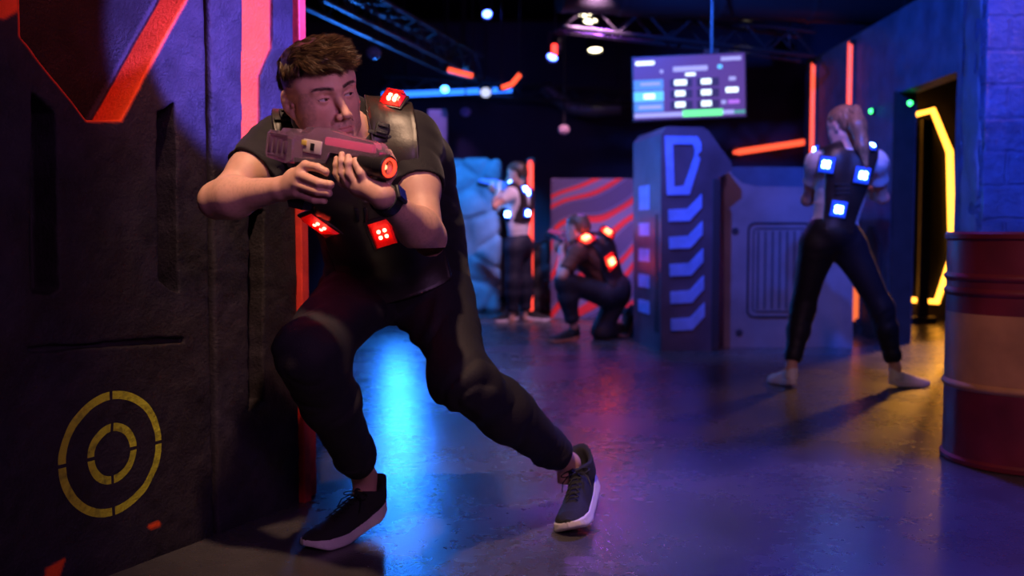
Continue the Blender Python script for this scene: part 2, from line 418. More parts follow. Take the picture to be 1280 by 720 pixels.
def wall_material():
    m = mat('rough_painted_panel', (0.03,0.03,0.03), 0.55, attr='paint', bump=0.55, bscale=95, rvar=0.18, nscale=14)
    nt = m.node_tree; N = nt.nodes; L = nt.links; b = N['Principled BSDF']
    # target symbol in worn yellow paint: two broken rings
    cu, cz = wall_uv(141, 567); r_out = wall_uv(141, 489)[1]-cz; r_in = wall_uv(141, 529)[1]-cz; gw = 0.0045
    tc = N.new('ShaderNodeTexCoord'); sp = N.new('ShaderNodeSeparateXYZ'); L.new(tc.outputs['Object'], sp.inputs[0])
    def mth(op, a, b_=None, c_=None):
        n = N.new('ShaderNodeMath'); n.operation = op
        for i, v in enumerate((a, b_, c_)):
            if v is None: continue
            if isinstance(v, (int, float)): n.inputs[i].default_value = v
            else: L.new(v, n.inputs[i])
        return n.outputs[0]
    dx = mth('SUBTRACT', sp.outputs[0], cu); dz = mth('SUBTRACT', sp.outputs[2], cz)
    rr = mth('SQRT', mth('ADD', mth('MULTIPLY', dx, dx), mth('MULTIPLY', dz, dz)))
    def band(r0, r1): return mth('MULTIPLY', mth('GREATER_THAN', rr, r0), mth('LESS_THAN', rr, r1))
    rings = mth('ADD', band(r_out-0.021, r_out), band(r_in-0.021, r_in))
    gaps = mth('MULTIPLY', mth('GREATER_THAN', mth('ABSOLUTE', dx), gw), mth('GREATER_THAN', mth('ABSOLUTE', dz), gw))
    nz = N.new('ShaderNodeTexNoise'); nz.inputs['Scale'].default_value = 40; nz.inputs['Detail'].default_value = 8; L.new(tc.outputs['Object'], nz.inputs['Vector'])
    wear = N.new('ShaderNodeMapRange'); wear.inputs['From Min'].default_value = 0.30; wear.inputs['From Max'].default_value = 0.5; wear.inputs['To Min'].default_value = 0.45
    L.new(nz.outputs['Fac'], wear.inputs['Value'])
    fac = mth('MULTIPLY', mth('MULTIPLY', rings, gaps), wear.outputs[0])
    mix = N.new('ShaderNodeMix'); mix.data_type = 'RGBA'; L.new(fac, mix.inputs[0])
    va = [n for n in N if n.type == 'VERTEX_COLOR'][0]; L.new(va.outputs[0], mix.inputs[6]); mix.inputs[7].default_value = (0.55, 0.56, 0.03, 1)
    L.new(mix.outputs[2], b.inputs['Base Color'])
    b.inputs['Specular IOR Level'].default_value = 0.22
    return m
M_wall = wall_material()
def wall_panel(name, u0, u1, cuts, reds, th=0.16, seed=0):
    F, lo, h = panel_field(u0, u1, cuts, th, seed, .005)
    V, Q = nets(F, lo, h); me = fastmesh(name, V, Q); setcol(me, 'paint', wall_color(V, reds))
    o = link(name, me, M_wall); o.matrix_world = TW; o.matrix_basis = TW; return struct(o)
reds1 = [(vee, -0.02, 0.105, 0.005), (corner, -0.03, 1.0, 0.01)]
chip1 = UV((186, 298+360), (198, 653), (200, 656), (190, 660)); chip2 = UV((58, 712), (80, 700), (72, 720), (58, 722))
reds1 += [(chip1, -0.05, 1.0, 0.004), (chip2, -0.05, 1.0, 0.004)]
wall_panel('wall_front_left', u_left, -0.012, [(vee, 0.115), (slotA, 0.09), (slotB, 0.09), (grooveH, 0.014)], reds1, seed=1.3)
wall_panel('wall_front_right', 0.004, u_end-0.01, [(slotC, 0.10), (redG, 0.012)], [(redG, -0.02, 1.0, -0.002)], seed=5.7)
# red end post of the wall
ut = wall_uv(389, 40)[0]
o = struct(MB().box(((u_end+0.012), 0.07, 1.08), (0.035, 0.17, 2.2), bev=0.004).box((u_end+0.055, 0.035, 0.235), (0.07, 0.05, 0.47), bev=0.006)
           .build('trim_1', mat('red_painted_board', (0.78, 0.05, 0.04), 0.5, noise=0.25, nscale=14, bump=0.3, bscale=60))); o.matrix_basis = TW

# ------------------------------------------------------------------ materials used by people
M_skin = mat('skin', (0.6, 0.36, 0.27), 0.48, attr='tone', sss=0.12, bump=0.12, bscale=420, spec=0.4)
M_hair = mat('brown_hair', (0.055, 0.028, 0.014), 0.42, attr='strand', spec=0.6)
M_tee = mat('black_cotton', (0.012, 0.011, 0.013), 0.8, bump=0.2, bscale=300, sheen=0.1, spec=.3)
M_pants = mat('black_nylon_trousers', (0.018, 0.016, 0.022), 0.72, bump=0.25, bscale=180, spec=.3)
M_vest = mat('black_vest_shell', (0.024, 0.018, 0.015), 0.40, bump=0.12, bscale=40, spec=0.6)
M_vtrim = mat('vest_webbing', (0.01, 0.01, 0.011), 0.5, bump=0.3, bscale=400)
M_red_lens = mat('red_lens', (1.0, 0.10, 0.09), 0.12, trans=.9, ior=1.12, spec=1.0, coat=0.6, bump=.3, bscale=160)
M_red_refl = mat('red_reflector', (0.55, 0.02, 0.02), 0.3, emit=(1, .012, .008), estr=.22, bump=.6, bscale=220)
M_blue_refl = mat('blue_reflector', (0.05, 0.08, .6), 0.3, emit=(.01, .05, 1), estr=.9)
M_red_led = emis('red_led', (1.0, 0.14, 0.08), 60)
M_blue_lens = mat('blue_lens', (0.05, 0.1, 0.8), 0.2, emit=(0.01, 0.06, 1), estr=.9)
M_blue_led = emis('blue_led', (0.12, 0.32, 1.0), 50)
M_shoe = mat('black_knit', (0.012, 0.012, 0.012), 0.75, bump=0.5, bscale=350)
M_sole = mat('white_foam_sole', (0.62, 0.56, 0.58), 0.5, bump=0.15, bscale=90)
M_lace = mat('black_lace', (0.006, 0.006, 0.007), 0.6)
M_gold = mat('gold_tab_print', (0.55, 0.34, 0.10), 0.4)
M_watch = mat('watch_rubber', (0.01, 0.01, 0.012), 0.45)
M_eye = mat('eye', (0.8, 0.8, 0.8), 0.08, attr='tone', spec=0.7)
SKIN = np.array([0.60, 0.34, 0.25])

# ------------------------------------------------------------------ head
def euler_R(yaw, pitch, roll):
    """turn to image right by yaw, nod down by pitch, tilt top of the head to image left by roll"""
    return np.array(Matrix.Rotation(-R(roll), 3, 'Y') @ Matrix.Rotation(R(yaw), 3, 'Z') @ Matrix.Rotation(R(pitch), 3, 'X'))
def head_prims(C, M, s=1.0, detail=True):
    """local axes: x to the person's left, y to the back of the head, z up; origin between the ears"""
    T = lambda p: A3(C)+M @ (A3(p)*s)
    E = lambda c, r, k=0.02, sub=False: Ell(T(c), A3(r)*s, M, k*s, sub)
    K = lambda a, b, ra, rb, k=0.02, sub=False: Cone(T(a), T(b), ra*s, rb*s, k*s, sub)
    p = [E((0, .014, .038), (.0745, .096, .082)), E((0, -.030, .040), (.063, .056, .058), .03),
         E((0, -.030, -.030), (.056, .054, .070), .03)]
    for q in (1, -1):
        p += [K((q*.054, .004, -.048), (q*.046, -.030, -.078), .014, .014, .03), K((q*.046, -.030, -.078), (q*.016, -.078, -.099), .014, .013, .025),
              E((q*.044, -.050, -.022), (.023, .022, .022), .03), K((q*.050, -.026, -.024), (q*.044, -.040, -.074), .020, .018, .03), K((q*.058, .0, .02), (q*.054, -.035, .03), .018, .018, .03)]
    p += [E((0, -.082, -.100), (.022, .016, .017), .025), E((0, -.070, -.068), (.034, .026, .028), .03)]
    if not detail:
        p += [K((0, -.088, .005), (0, -.110, -.038), .008, .012, .012)]
        for q in (1, -1): p += [E((q*.074, .012, -.005), (.010, .018, .030), .006)]
        return p
    for q in (1, -1):
        p += [K((q*.010, -.0865, .020), (q*.044, -.070, .022), .0085, .0075, .014)]      # brow ridge
        p += [E((q*.032, -.096, .001), (.018, .017, .013), .016, True)]                   # orbit
        ec = T((q*.0325, -.0705, .0005))
        p += [Ell(ec, A3((.0145, .0140, .0135))*s, M, .006*s)]                            # lids
        def slit(x, y, z, ec=ec, q=q):
            dx, dy, dz = (x-ec[0]), (y-ec[1]), (z-ec[2])
            lx = (dx*M[0, 0]+dy*M[1, 0]+dz*M[2, 0])/s*q; ly = (dx*M[0, 1]+dy*M[1, 1]+dz*M[2, 1])/s; lz = (dx*M[0, 2]+dy*M[1, 2]+dz*M[2, 2])/s
            t = np.clip(1-(lx/.0135)**2, -1, 1); c = .0002+lx*.10
            return np.maximum(np.maximum(lz-c-.0022*t, -(lz-c)-.0030*t), ly+.001)*s
        p += [Fn(slit, ec-.016*s, ec+.016*s, .0012*s, True)]
    p += [K((0, -.082, .012), (0, -.094, -.008), .0075, .0078, .012), K((0, -.094, -.008), (0, -.1135, -.037), .0078, .0105, .010)]
    for q in (1, -1):
        p += [E((q*.0125, -.0985, -.0425), (.0085, .0115, .0085), .007)]
        p += [E((q*.0072, -.1045, -.0515), (.0036, .006, .005), .003, True)]
        p += [K((q*.019, -.093, -.044), (q*.031, -.078, -.064), .0012, .0012, .008, True)]   # cheek fold
        p += [K((q*.020, -.0835, .0085), (q*.043, -.0735, .0085), .0010, .0010, .004, True)]   # lid crease
    p += [K((0, -.0985, -.056), (0, -.1005, -.062), .0022, .0022, .006, True)]
    # lips
    for q in (1, -1):
        p += [K((0, -.0960, -.0668), (q*.012, -.0945, -.0655), .0036, .0034, .005), K((q*.012, -.0945, -.0655), (q*.0245, -.0835, -.0700), .0034, .0014, .005)]
        p += [K((0, -.0945, -.0762), (q*.010, -.0930, -.0760), .0048, .0044, .005), K((q*.010, -.0930, -.0760), (q*.0235, -.0825, -.0712), .0044, .0014, .005)]
        p += [K((0, -.1010, -.0708), (q*.013, -.0975, -.0706), .0010, .0010, .002, True), K((q*.013, -.0975, -.0706), (q*.027, -.0830, -.0715), .0010, .0009, .002, True)]
    p += [K((-.012, -.0945, -.0865), (.012, -.0945, -.0865), .004, .004, .010, True)]
    # ears
    for q in (1, -1):
        Me = M @ np.array(Matrix.Rotation(R(-q*22), 3, 'Z') @ Matrix.Rotation(R(-8), 3, 'X'))
        ec = T((q*.079, .016, -.006))
        p += [Ell(ec, A3((.0075, .0185, .0315))*s, Me, .004*s)]
        lobe = T((q*.0745, .008, -.036)); p += [Ell(lobe, A3((.005, .0085, .010))*s, Me, .006*s)]
        o = Me @ A3((q*.0085, -.002, .002)); p += [Ell(ec+o*s, A3((.0060, .0125, .0225))*s, Me, .0025*s, True)]
        o = Me @ A3((q*.0035, .001, .000)); p += [Ell(ec+o*s, A3((.0035, .0075, .0125))*s, Me, .004*s)]
        o = Me @ A3((q*.0062, -.0045, -.006)); p += [Ell(ec+o*s, A3((.0055, .0060, .0085))*s, Me, .002*s, True)]
        p += [Ell(T((q*.0775, -.004, -.010)), A3((.0035, .0035, .0055))*s, M, .003*s)]
    return p
def to_local(V, C, M, s=1.0): return ((V-A3(C)) @ M)/s
def skin_tone(V, C, M, s=1.0, base=SKIN, stubble=True, brows=(0.03, 0.018, 0.012), fade=(0.05, 0.03, 0.022)):
    C0 = np.tile(base, (len(V), 1)); l = to_local(V, C, M, s); x, y, z = l[:, 0], l[:, 1], l[:, 2]; ax = np.abs(x)
    near = (np.abs(x) < .1) & (np.abs(y) < .14) & (z > -.135) & (z < .15)
    def blend(m, col, f): C0[m] = C0[m]*(1-f[m, None])+np.array(col)*f[m, None]
    n = vnoise(x*260, y*260, z*260)
    sm = lambda a, b, t: (lambda u: u*u*(3-2*u))(np.clip((t-a)/(b-a), 0, 1))
    # warm cheeks, nose
    f = .35*np.exp(-(((ax-.04)/.022)**2+((z+.028)/.022)**2))*(y < -.03); blend(near, (.62, .25, .19), f)
    # lips
    t = np.clip(1-(ax/.026)**2, 0, 1); f = sm(0, .0015, .0065*t**.6-(z+.0708))*sm(0, .0015, (z+.0708)+.0105*t**.6)*(y < -.078)*(t > 0); blend(near, (.50, .17, .15), .75*f)
    if stubble:
        f = sm(-.045, -.075, z)*sm(.02, -.01, y)*.8
        f = np.maximum(f, sm(.016, .004, np.abs(z+.0575))*(ax < .03)*(y < -.07))
        side = sm(.05, .06, ax)*sm(.008, -.004, y)*sm(-.035, .02, y+.0)*1.0
        f = np.maximum(f, sm(.030, .012, y+.018)*sm(.052, .058, ax)*(z < .02)*(z > -.09)*.7)
        lip = sm(0, .002, .0065*t**.6-(z+.0708))*sm(0, .002, (z+.0708)+.0115*t**.6)*(t > 0)
        f = f*(1-lip)*(.50+n*.9)*(ax < .075); f *= (z > -.12); blend(near, (.085, .05, .04), np.clip(f*.62, 0, 1))
    # hair fade on the sides and back
    hl = .050-.045*sm(-.045, -.005, y)-.055*sm(.01, .05, y)
    f = sm(hl-.012, hl+.022, z)*sm(-.062, -.048, y)*((y > -.055) | (z > .07)); f = np.maximum(f, sm(.030, .06, y)*sm(-.055, -.03, z))
    ear = (ax > .0765) & (z < .033) & (z > -.05)
    f = f*(~ear); blend(near, fade, np.clip(f*(.85+n*.5), 0, .97))
    # brows
    bz = .0225+.0045*np.sin(np.clip((ax-.012)/.04, 0, 1)*2.3); f = .8*sm(.0052, .0020, np.abs(z-bz)+.05*np.clip(ax-.035, 0, 1))*sm(.009, .014, ax)*sm(.056, .050, ax)*(y < -.045)
    blend(near, brows, np.clip(f*(1.0+n*.6), 0, 1))
    # lash line
    f = sm(.0022, .0008, np.abs(z-(.0002+.004*np.clip(1-((ax-.0325)/.0135)**2, 0, 1))))*(np.abs(ax-.0325) < .0135)*(y < -.07)
    blend(near, (.05, .025, .02), f*.8)
    return C0
def eyeballs(C, M, gaze, parent, s=1.0, iris=(0.10, 0.055, 0.03)):
    for q in (1, -1):
        c = A3(C)+M @ (A3((q*.0325, -.0705, .0005))*s)
        bm = bmesh.new(); bmesh.ops.create_icosphere(bm, subdivisions=5, radius=.0122*s); me = bpy.data.meshes.new('eyeball'); bm.to_mesh(me); bm.free()
        n = len(me.vertices); V = np.empty(n*3, np.float32); me.vertices.foreach_get('co', V); V = V.reshape(-1, 3).astype(float)
        a = np.arccos(np.clip((V/np.linalg.norm(V, axis=1)[:, None]) @ gaze, -1, 1))
        Cc = np.tile(np.array([.50, .46, .46]), (n, 1)); Cc[a < .50] = iris; Cc[(a < .50) & (a > .44)] = (.03, .02, .015); Cc[a < .20] = (.004, .004, .004)
        me.polygons.foreach_set('use_smooth', np.ones(len(me.polygons), bool)); setcol(me, 'tone', Cc)
        o = link('eye', me, M_eye, None); o.location = c; o.parent = parent; o.matrix_parent_inverse = parent_world(parent).inverted()
def strands(name, roots, dirs, lens, m, parent, width=.0011, curl=None, seg=5, cols=None, normals=None):
    """thin tapered hair ribbons grown from roots, bending from dirs towards curl"""
    n = len(roots); t = np.linspace(0, 1, seg+1)
    curl = dirs if curl is None else curl
    pts = [roots]; d = dirs.copy(); p = roots.copy()
    for i in range(seg):
        f = (i+.5)/seg; dd = dirs*(1-f)+curl*f; dd /= np.linalg.norm(dd, axis=1)[:, None]+1e-9
        p = p+dd*(lens/seg)[:, None]; pts.append(p)
    pts = np.stack(pts, 1)
    tan = dirs*0.5+curl*0.5; tan /= np.linalg.norm(tan, axis=1)[:, None]+1e-9
    nn = normals if normals is not None else RNG.normal(size=(n, 3))
    side = np.cross(tan, nn); side /= np.linalg.norm(side, axis=1)[:, None]+1e-9
    wd = (width*(1-t*.85))[None, :, None]*side[:, None, :]
    V = np.stack([pts-wd/2, pts+wd/2], 2).reshape(-1, 3)
    b = (np.arange(n)*(seg+1)*2)[:, None]; j = np.arange(seg)[None, :]*2
    Q = np.stack([b+j, b+j+1, b+j+3, b+j+2], -1).reshape(-1, 4)
    me = fastmesh(name, V, Q)
    if cols is not None: setcol(me, 'strand', np.repeat(cols, (seg+1)*2, 0))
    return me

# ------------------------------------------------------------------ body, clothes
def body_frame(J):
    U = J['neck']-J['pelvis']; return frame(J['shL']-J['shR'], U), np.linalg.norm(U)
def torso_prims(J, g=0.0, wide=1.0):
    M, H = body_frame(J); p0 = J['pelvis']; T = lambda l, b, u: p0+M @ A3((l*wide, b*wide, u*H))
    Mp = frame(J['hipL']-J['hipR'], unit(M[:, 2]+A3((0, 0, .6))))
    w_ = wide
    p = [Ell(T(0, .0, .66), A3((.158*w_, .112*w_, .20))+g, M, .05), Ell(T(0, 0, .32), A3((.140*w_, .102*w_, .16))+g, M, .06), Ell(p0+A3((0, 0, -.01)), A3((.160*w_, .118*w_, .115))+g, Mp, .05)]
    for s, q in (('L', 1), ('R', -1)):
        sh = J['sh'+s]
        p += [Cone(T(q*.03, .015, .93), sh, .052*w_+g, .056*w_+g, .05), Ell(sh, A3((.060*w_,)*3)+g, M, .04), Ell(T(q*.07, -.072, .74), A3((.078*w_, .045*w_, .062))+g, M, .04),
              Ell(T(q*.085, .06, .78), A3((.075*w_, .05*w_, .10))+g, M, .04), Ell(J['hip'+s], A3((.088*w_,)*3)+g, Mp, .05)]
    return p
def arm_prims(J, s, g=0.0, sc=1.0):
    sh, el, wr = J['sh'+s], J['el'+s], J['wr'+s]
    m = sh+(el-sh)*.5; f = el+(wr-el)*.28
    return [Cone(sh, m, .056*sc+g, .050*sc+g, .03), Cone(m, el, .050*sc+g, .040*sc+g, .03), Ell(el, A3((.041*sc,)*3)+g, None, .02),
            Cone(el, f, .040*sc+g, .0455*sc+g, .02), Cone(f, wr, .0455*sc+g, .0275*sc+g, .03), Ell(wr, A3((.0275*sc,)*3)+g, None, .01)]
def leg_prims(J, s, g=0.0, sc=1.0):
    h, k, a = J['hip'+s], J['knee'+s], J['ank'+s]; m = k+(a-k)*.3
    return [Cone(h, k, .085*sc+g, .055*sc+g, .04), Ell(k, A3((.056*sc,)*3)+g, None, .02), Cone(k, m, .053*sc+g, .056*sc+g, .03), Cone(m, a, .056*sc+g, .036*sc+g, .03)]
def neck_prims(J, M, C, s=1.0, r=.058):
    b = A3(C)+M @ (A3((0, .022, -.055))*s); return [Cone(J['neck']+A3((0, 0, -.03)), b, r*1.05, r, .03), Cone(b, A3(C)+M @ (A3((0, -.01, -.05))*s), r*.95, r*.75, .02)]
def hand_prims(wr, fd, nb, side, s=1.0, curl=(.5, .9, .6), spread=.12, thumb=(.6, .35)):
    """generic hand: fd finger direction, nb back-of-hand normal, side = +1 when the thumb leaves along cross(fd, nb)"""
    fd = unit(fd); nb = unit(A3(nb)-fd*(A3(nb) @ fd)); td = np.cross(fd, nb)*side; M = np.stack([td, nb, fd], 1)
    p = [Cone(wr, wr+fd*.03*s, .024*s, .026*s, .015), Box(wr+fd*.055*s, A3((.040, .0135, .046))*s, .012*s, M, .015)]
    for i, (o, L) in enumerate(((.030, .088), (.010, .097), (-.010, .090), (-.029, .072))):
        q = wr+fd*.092*s+td*o*s; a = 0; r = .0090-.0006*i
        d0 = fd+td*(o*4)*spread
        for j, (f, c) in enumerate(zip((.45, .30, .25), curl)):
            a += c; d = d0*math.cos(a)-nb*math.sin(a); q2 = q+d*L*f*s
            p += [Cone(q, q2, (r-.0006*j)*s, (r-.0006*(j+1))*s, .004)]; q = q2
    q = wr+fd*.03*s+td*.026*s; d = unit(td*math.cos(thumb[0])+fd*math.sin(thumb[0])-nb*thumb[1]); q2 = q+d*.042*s; d2 = unit(d*.7+fd*.7-nb*.2); 
    p += [Cone(q, q2, .015*s, .011*s, .012), Cone(q2, q2+d2*.030*s, .0105*s, .009*s, .005)]
    return p
def fold_noise(amp, sc, along, k=3.5):
    """cloth folds: ridges running roughly across `along`"""
    u = unit(along); a = unit(np.cross(u, (0.3, 1, .2))); b = np.cross(u, a)
    def f(x, y, z):
        s0 = x*u[0]+y*u[1]+z*u[2]; s1 = x*a[0]+y*a[1]+z*a[2]; s2 = x*b[0]+y*b[1]+z*b[2]
        n = vnoise(s0*sc*k+vnoise(s1*sc, s2*sc, s0*sc)*2.0, s1*sc, s2*sc)
        return amp*(1-np.abs(n)*3.2)*.5 + amp*.5*vnoise(s0*sc*k*2, s1*sc*2, s2*sc*2)
    return f
def cut_plane(F, X, Y, Z, c, n):   # keep the side the normal points away from
    return np.maximum(F, (X-c[0])*n[0]+(Y-c[1])*n[1]+(Z-c[2])*n[2])
def clothing(name, prims, h, m, parent, cuts=(), disp=None, label=None, post=None):
    """cuts: list of (centre, outward normal, radius) removing cloth beyond local planes"""
    def pp(F, X, Y, Z):
        for c, n, r in cuts:
            c, n = A3(c), unit(n)
            pl = (X-c[0])*n[0]+(Y-c[1])*n[1]+(Z-c[2])*n[2]
            ball = np.sqrt((X-c[0]-n[0]*r*.6)**2+(Y-c[1]-n[1]*r*.6)**2+(Z-c[2]-n[2]*r*.6)**2)-r
            F = np.maximum(F, -np.maximum(-pl, ball))
        if post is not None: F = post(F, X, Y, Z)
        return F
    V, Q = sculpt(prims, h, post=pp, disp=disp)
    return link(name, fastmesh(name, V, Q), m, parent, label)
# ------------------------------------------------------------------ running shoe, local frame: toe towards +x, y across, z up, sole underside at z=0
def shoe_local(bend):
    """outline functions for a 0.30 m running shoe whose heel lifts by `bend`"""
    def width(x): return np.interp(x, [-.142, -.138, -.128, -.10, -.04, .02, .07, .11, .130, .145, .154, .158, .160], [.0, .014, .026, .035, .034, .039, .048, .047, .041, .031, .019, .009, .0])
    def centre(x): return np.interp(x, [-.14, -.04, .04, .12, .158], [0, 0, .006, .004, -.006])
    def lift(x): return np.clip(.045-x, 0, 1)**1.25*bend + np.clip(x-.10, 0, 1)**1.5*.6
    return width, centre, lift
def shoe(M, org, parent, bend=.55, flip=1, upper_m=None, sole_m=None, h=.0032, laces=True, s=1.0, label=None):
    """M: 3x3 columns = shoe axes in the room; org = ball-of-foot ground point"""
    upper_m = upper_m or M_shoe; sole_m = sole_m or M_sole
    width, centre, lift = shoe_local(bend)
    W = lambda V: A3(org)+((V*A3((1, flip, 1))*s) @ M.T)
    lo = np.array([-.17, -.065, -.03]); hi = np.array([.175, .065, .33]); n = np.ceil((hi-lo)/h).astype(int)+1
    X = (lo[0]+h*np.arange(n[0]))[:, None, None]; Y = (lo[1]+h*np.arange(n[1]))[None, :, None]; Z = (lo[2]+h*np.arange(n[2]))[None, None, :]
    wd, ce, lf = width(X), centre(X), lift(X)
    z = Z-lf; yy = np.abs(Y-ce)
    flare = .006*np.clip(1-z/.03, 0, 1)*np.clip(wd/.025, 0, 1)
    topz = .030+.014*np.clip((-.04-X)/.08, 0, 1)-.006*np.clip((X-.10)/.05, 0, 1)
    sole = smax(smax(yy-(wd+flare), z-topz, .004), -z+.006*np.clip((X-.12)/.03, 0, 1)+.022*np.clip((-.085-X)/.055, 0, 1)**1.6, .008)
    sole = smax(sole, -(X+.145), .01)
    sole -= .0012*(np.abs(np.mod(z*160, 1)-.5) < .2)*(z > .006)
    V, Q = nets(np.broadcast_to(sole, n).copy(), lo, h)
    V2 = V
    # upper: instep height falls towards the toe, hollow collar at the ankle
    ztop = np.interp(X, [-.16, -.135, -.12, -.06, -.02, .02, .07, .12, .15], [.095, .118, .112, .092, .096, .084, .066, .052, .034])
    a = np.clip((z-.010)/np.maximum(ztop-.010, .01), 0, 1.6)
    prof = np.where(a < 1.6, wd*np.sqrt(np.clip(1-(a*.93)**2.6, 0, 1)), 0)
    up = smax(yy-prof+.001, z-ztop, .012); up = smax(up, -(z-.010), .004)
    d = np.sqrt(((X+.088)/1.25)**2+(Y-ce)**2)-.0315      # ankle opening
    up = np.maximum(up, -np.maximum(d, -(z-.066)))
    collar = np.abs(np.sqrt(((X+.088)/1.25)**2+(Y-ce)**2)-.034)-.0075; zc = .106+.014*np.clip((-.10-X)/.03, 0, 1)-.010*np.exp(-((X+.085)/.02)**2)
    up = smin(up, smax(collar, np.maximum(z-zc, -(z-.05)), .005), .006)
    Vu, Qu = nets(np.broadcast_to(up, n).copy(), lo, h)
    sh = link('shoe', fastmesh('shoe', W(Vu), Qu), upper_m, parent, label)
    link('sole', fastmesh('sole', W(V), Q), sole_m, sh)
    if laces:
        mb = MB(); f = lambda x, y, dz=0.0: W(np.array([[x, y, lift(np.array(x))+np.interp(x, [-.16,-.06,-.02,.02,.07,.12], [.108,.092,.096,.086,.067,.052])+dz-.16*abs(y)**1.25*2.4]]))[0]
        for i in range(6):
            x = -.030+i*.017
            mb.tube([f(x, -.019, .004), f(x+.003, -.008, .004), f(x+.004, .008, .004), f(x+.014, .019, .002)], .0021, 6)
            mb.tube([f(x, .019, .004), f(x+.003, .008, .005), f(x+.004, -.008, .005), f(x+.014, -.019, .002)], .0021, 6)
        for q in (1, -1):   # bow loops and ends
            loop = [f(-.034, 0, .006)]
            for t in np.linspace(0.15, .95, 9):
                an = t*2*math.pi; loop.append(f(-.034+.006+.014*math.sin(an)*1.0, q*(.006+.032*(1-math.cos(an))/2*1.2), .010+.006*math.sin(an*.5)))
            mb.tube(loop+[f(-.034, 0, .006)], .0018, 6)
            mb.tube([f(-.034, 0, .006), f(-.026, q*.022, .008), f(-.012, q*.040, .004), f(.0, q*.046, -.012)], .0018, 6)
        mb.build('laces', M_lace, sh, smooth=True)
        t = MB()
        for k in range(3):
            c = f(-.048, (-.006+.006*k), .012); t.box(c, (.004*s, .004*s, .004*s), Matrix(M.tolist()))
        t.build('tongue_mark', M_gold, sh)
    return sh
def light_module(M, c, w_, h_, lens, led, parent, depth=.014, n=2, bright=None, ledr=.0056):
    """M columns: across, outward normal, along"""
    Mm = Matrix(M.tolist()); c = Vector(c)
    T = Matrix.Translation(c) @ Mm.to_4x4()
    b = MB().box((0, 0, 0), (w_*1.18, .010, h_*1.14), bev=.003).xf(T).build('light_housing', M_vest, parent, smooth=True)
    mb = MB(); d = depth
    poly = [(-w_/2, -h_/2), (w_/2, -h_/2), (w_/2, h_/2), (-w_/2, h_/2)]
    v0 = [mb.bm.verts.new((x, .004, z)) for x, z in poly]; v1 = [mb.bm.verts.new((x*.74, d, z*.78)) for x, z in poly]
    mb.bm.faces.new(v1); 
    for i in range(4): mb.bm.faces.new((v0[i], v0[(i+1) % 4], v1[(i+1) % 4], v1[i]))
    mb.bevel(.0015, 2).xf(T).build('light_lens', lens, b, smooth=True)
    MB().box((0, .0055, 0), (w_*.92, .002, h_*.92)).xf(T).build('reflector', M_red_refl if lens is M_red_lens else M_blue_refl, b)
    for i in range(n):
        for j in range(n):
            mb = MB(); bmesh.ops.create_icosphere(mb.bm, subdivisions=2, radius=ledr)
            mb.xf(T @ Matrix.Translation(((i-(n-1)/2)*w_*.26, (d*.5 if lens is M_red_lens else d), (j-(n-1)/2)*h_*.22))).build('light_emitting_diode', led, b, smooth=True)
    return b
def vest_sdf(J, prims, thick, lo_u, hi_u, half, strap_c, strap_w, neck_u, h, parent, back_only=False, rim=.004, rims=.009, post2=None, name='vest'):
    """protective vest: shell over the torso, cut to shoulder straps and a chest/back plate"""
    M, H = body_frame(J); p0 = J['pelvis']
    pr = inflate(prims, thick)
    def pp(F, X, Y, Z):
        x, y, z = X-p0[0], Y-p0[1], Z-p0[2]
        l = x*M[0, 0]+y*M[1, 0]+z*M[2, 0]; b = x*M[0, 1]+y*M[1, 1]+z*M[2, 1]; u = x*M[0, 2]+y*M[1, 2]+z*M[2, 2]
        cx = np.interp(u, strap_c[0], strap_c[1]); ws = np.interp(u, strap_c[0], strap_w)
        strap = np.maximum(np.abs(np.abs(l)-cx)-ws, neck_u-.03-u)
        plate = np.maximum(np.maximum(np.abs(l)-np.interp(u, half[0], half[1]), lo_u-u), u-neck_u)
        reg = smin(strap, plate, .02)
        edge = np.clip(1+reg/rims, 0, 1)
        F = F-rim*edge*(reg < 0)
        return smax(F, reg, .006)
    V, Q = sculpt(pr, h, post=pp)
    return link(name, fastmesh(name, V, Q), M_vest, parent)

# ------------------------------------------------------------------ main player crouching by the wall
J = dict(pelvis=P(500, 350, 2.84), neck=P(436, 152, 2.56), hipR=P(445, 368, 2.80), hipL=P(546, 370, 2.84), kneeR=P(386, 443, 2.47), ankR=P(456, 597, 2.86),
         kneeL=P(580, 474, 2.62), ankL=P(711, 580, 3.01), shR=P(350, 184, 2.55), shL=P(513, 178, 2.61), elR=P(273, 250, 2.38), wrR=P(352, 236, 2.27),
         elL=P(535, 296, 2.42), wrL=P(480, 248, 2.20))
HC = P(400.5, 118, 2.38); HM = euler_R(34, 23, 20); HS = 1.03
man = thing('person', 'person in black t-shirt and glowing red vest lunging beside wall, aiming a clear toy blaster', 'person', (J['pelvis'][0], J['pelvis'][1], 0))
def GY(px): return 2.30-.20*(px-345)/135.0        # depth of the blaster's axis at a pixel column
def H(px, py, off): return P(px, py, GY(px)+off)
def chain(pts, rs, k=.004): return [Cone(pts[i], pts[i+1], rs[i], rs[i+1], k) for i in range(len(pts)-1)]
hand_r = []
pw = H(356, 236, -.010)
for mc, o in (((382, 207), -.030), ((375.5, 219.5), -.040), ((372, 231), -.038), ((371.5, 242), -.028)):
    hand_r.append(Cone(pw, H(*mc, o), .019, .0125, .016))
hand_r += [Ell(H(368, 228, -.016), (.026, .020, .034), None, .012)]
hand_r += chain([H(382, 207, -.030), H(397, 209.5, -.034), H(408, 215, -.028), H(413, 218, -.014)], [.0115, .0096, .0086, .0078])
hand_r += chain([H(375.5, 219, -.040), H(399, 229, -.042), H(412.5, 231, -.028), H(409, 230, -.004)], [.0120, .0105, .0092, .0080])
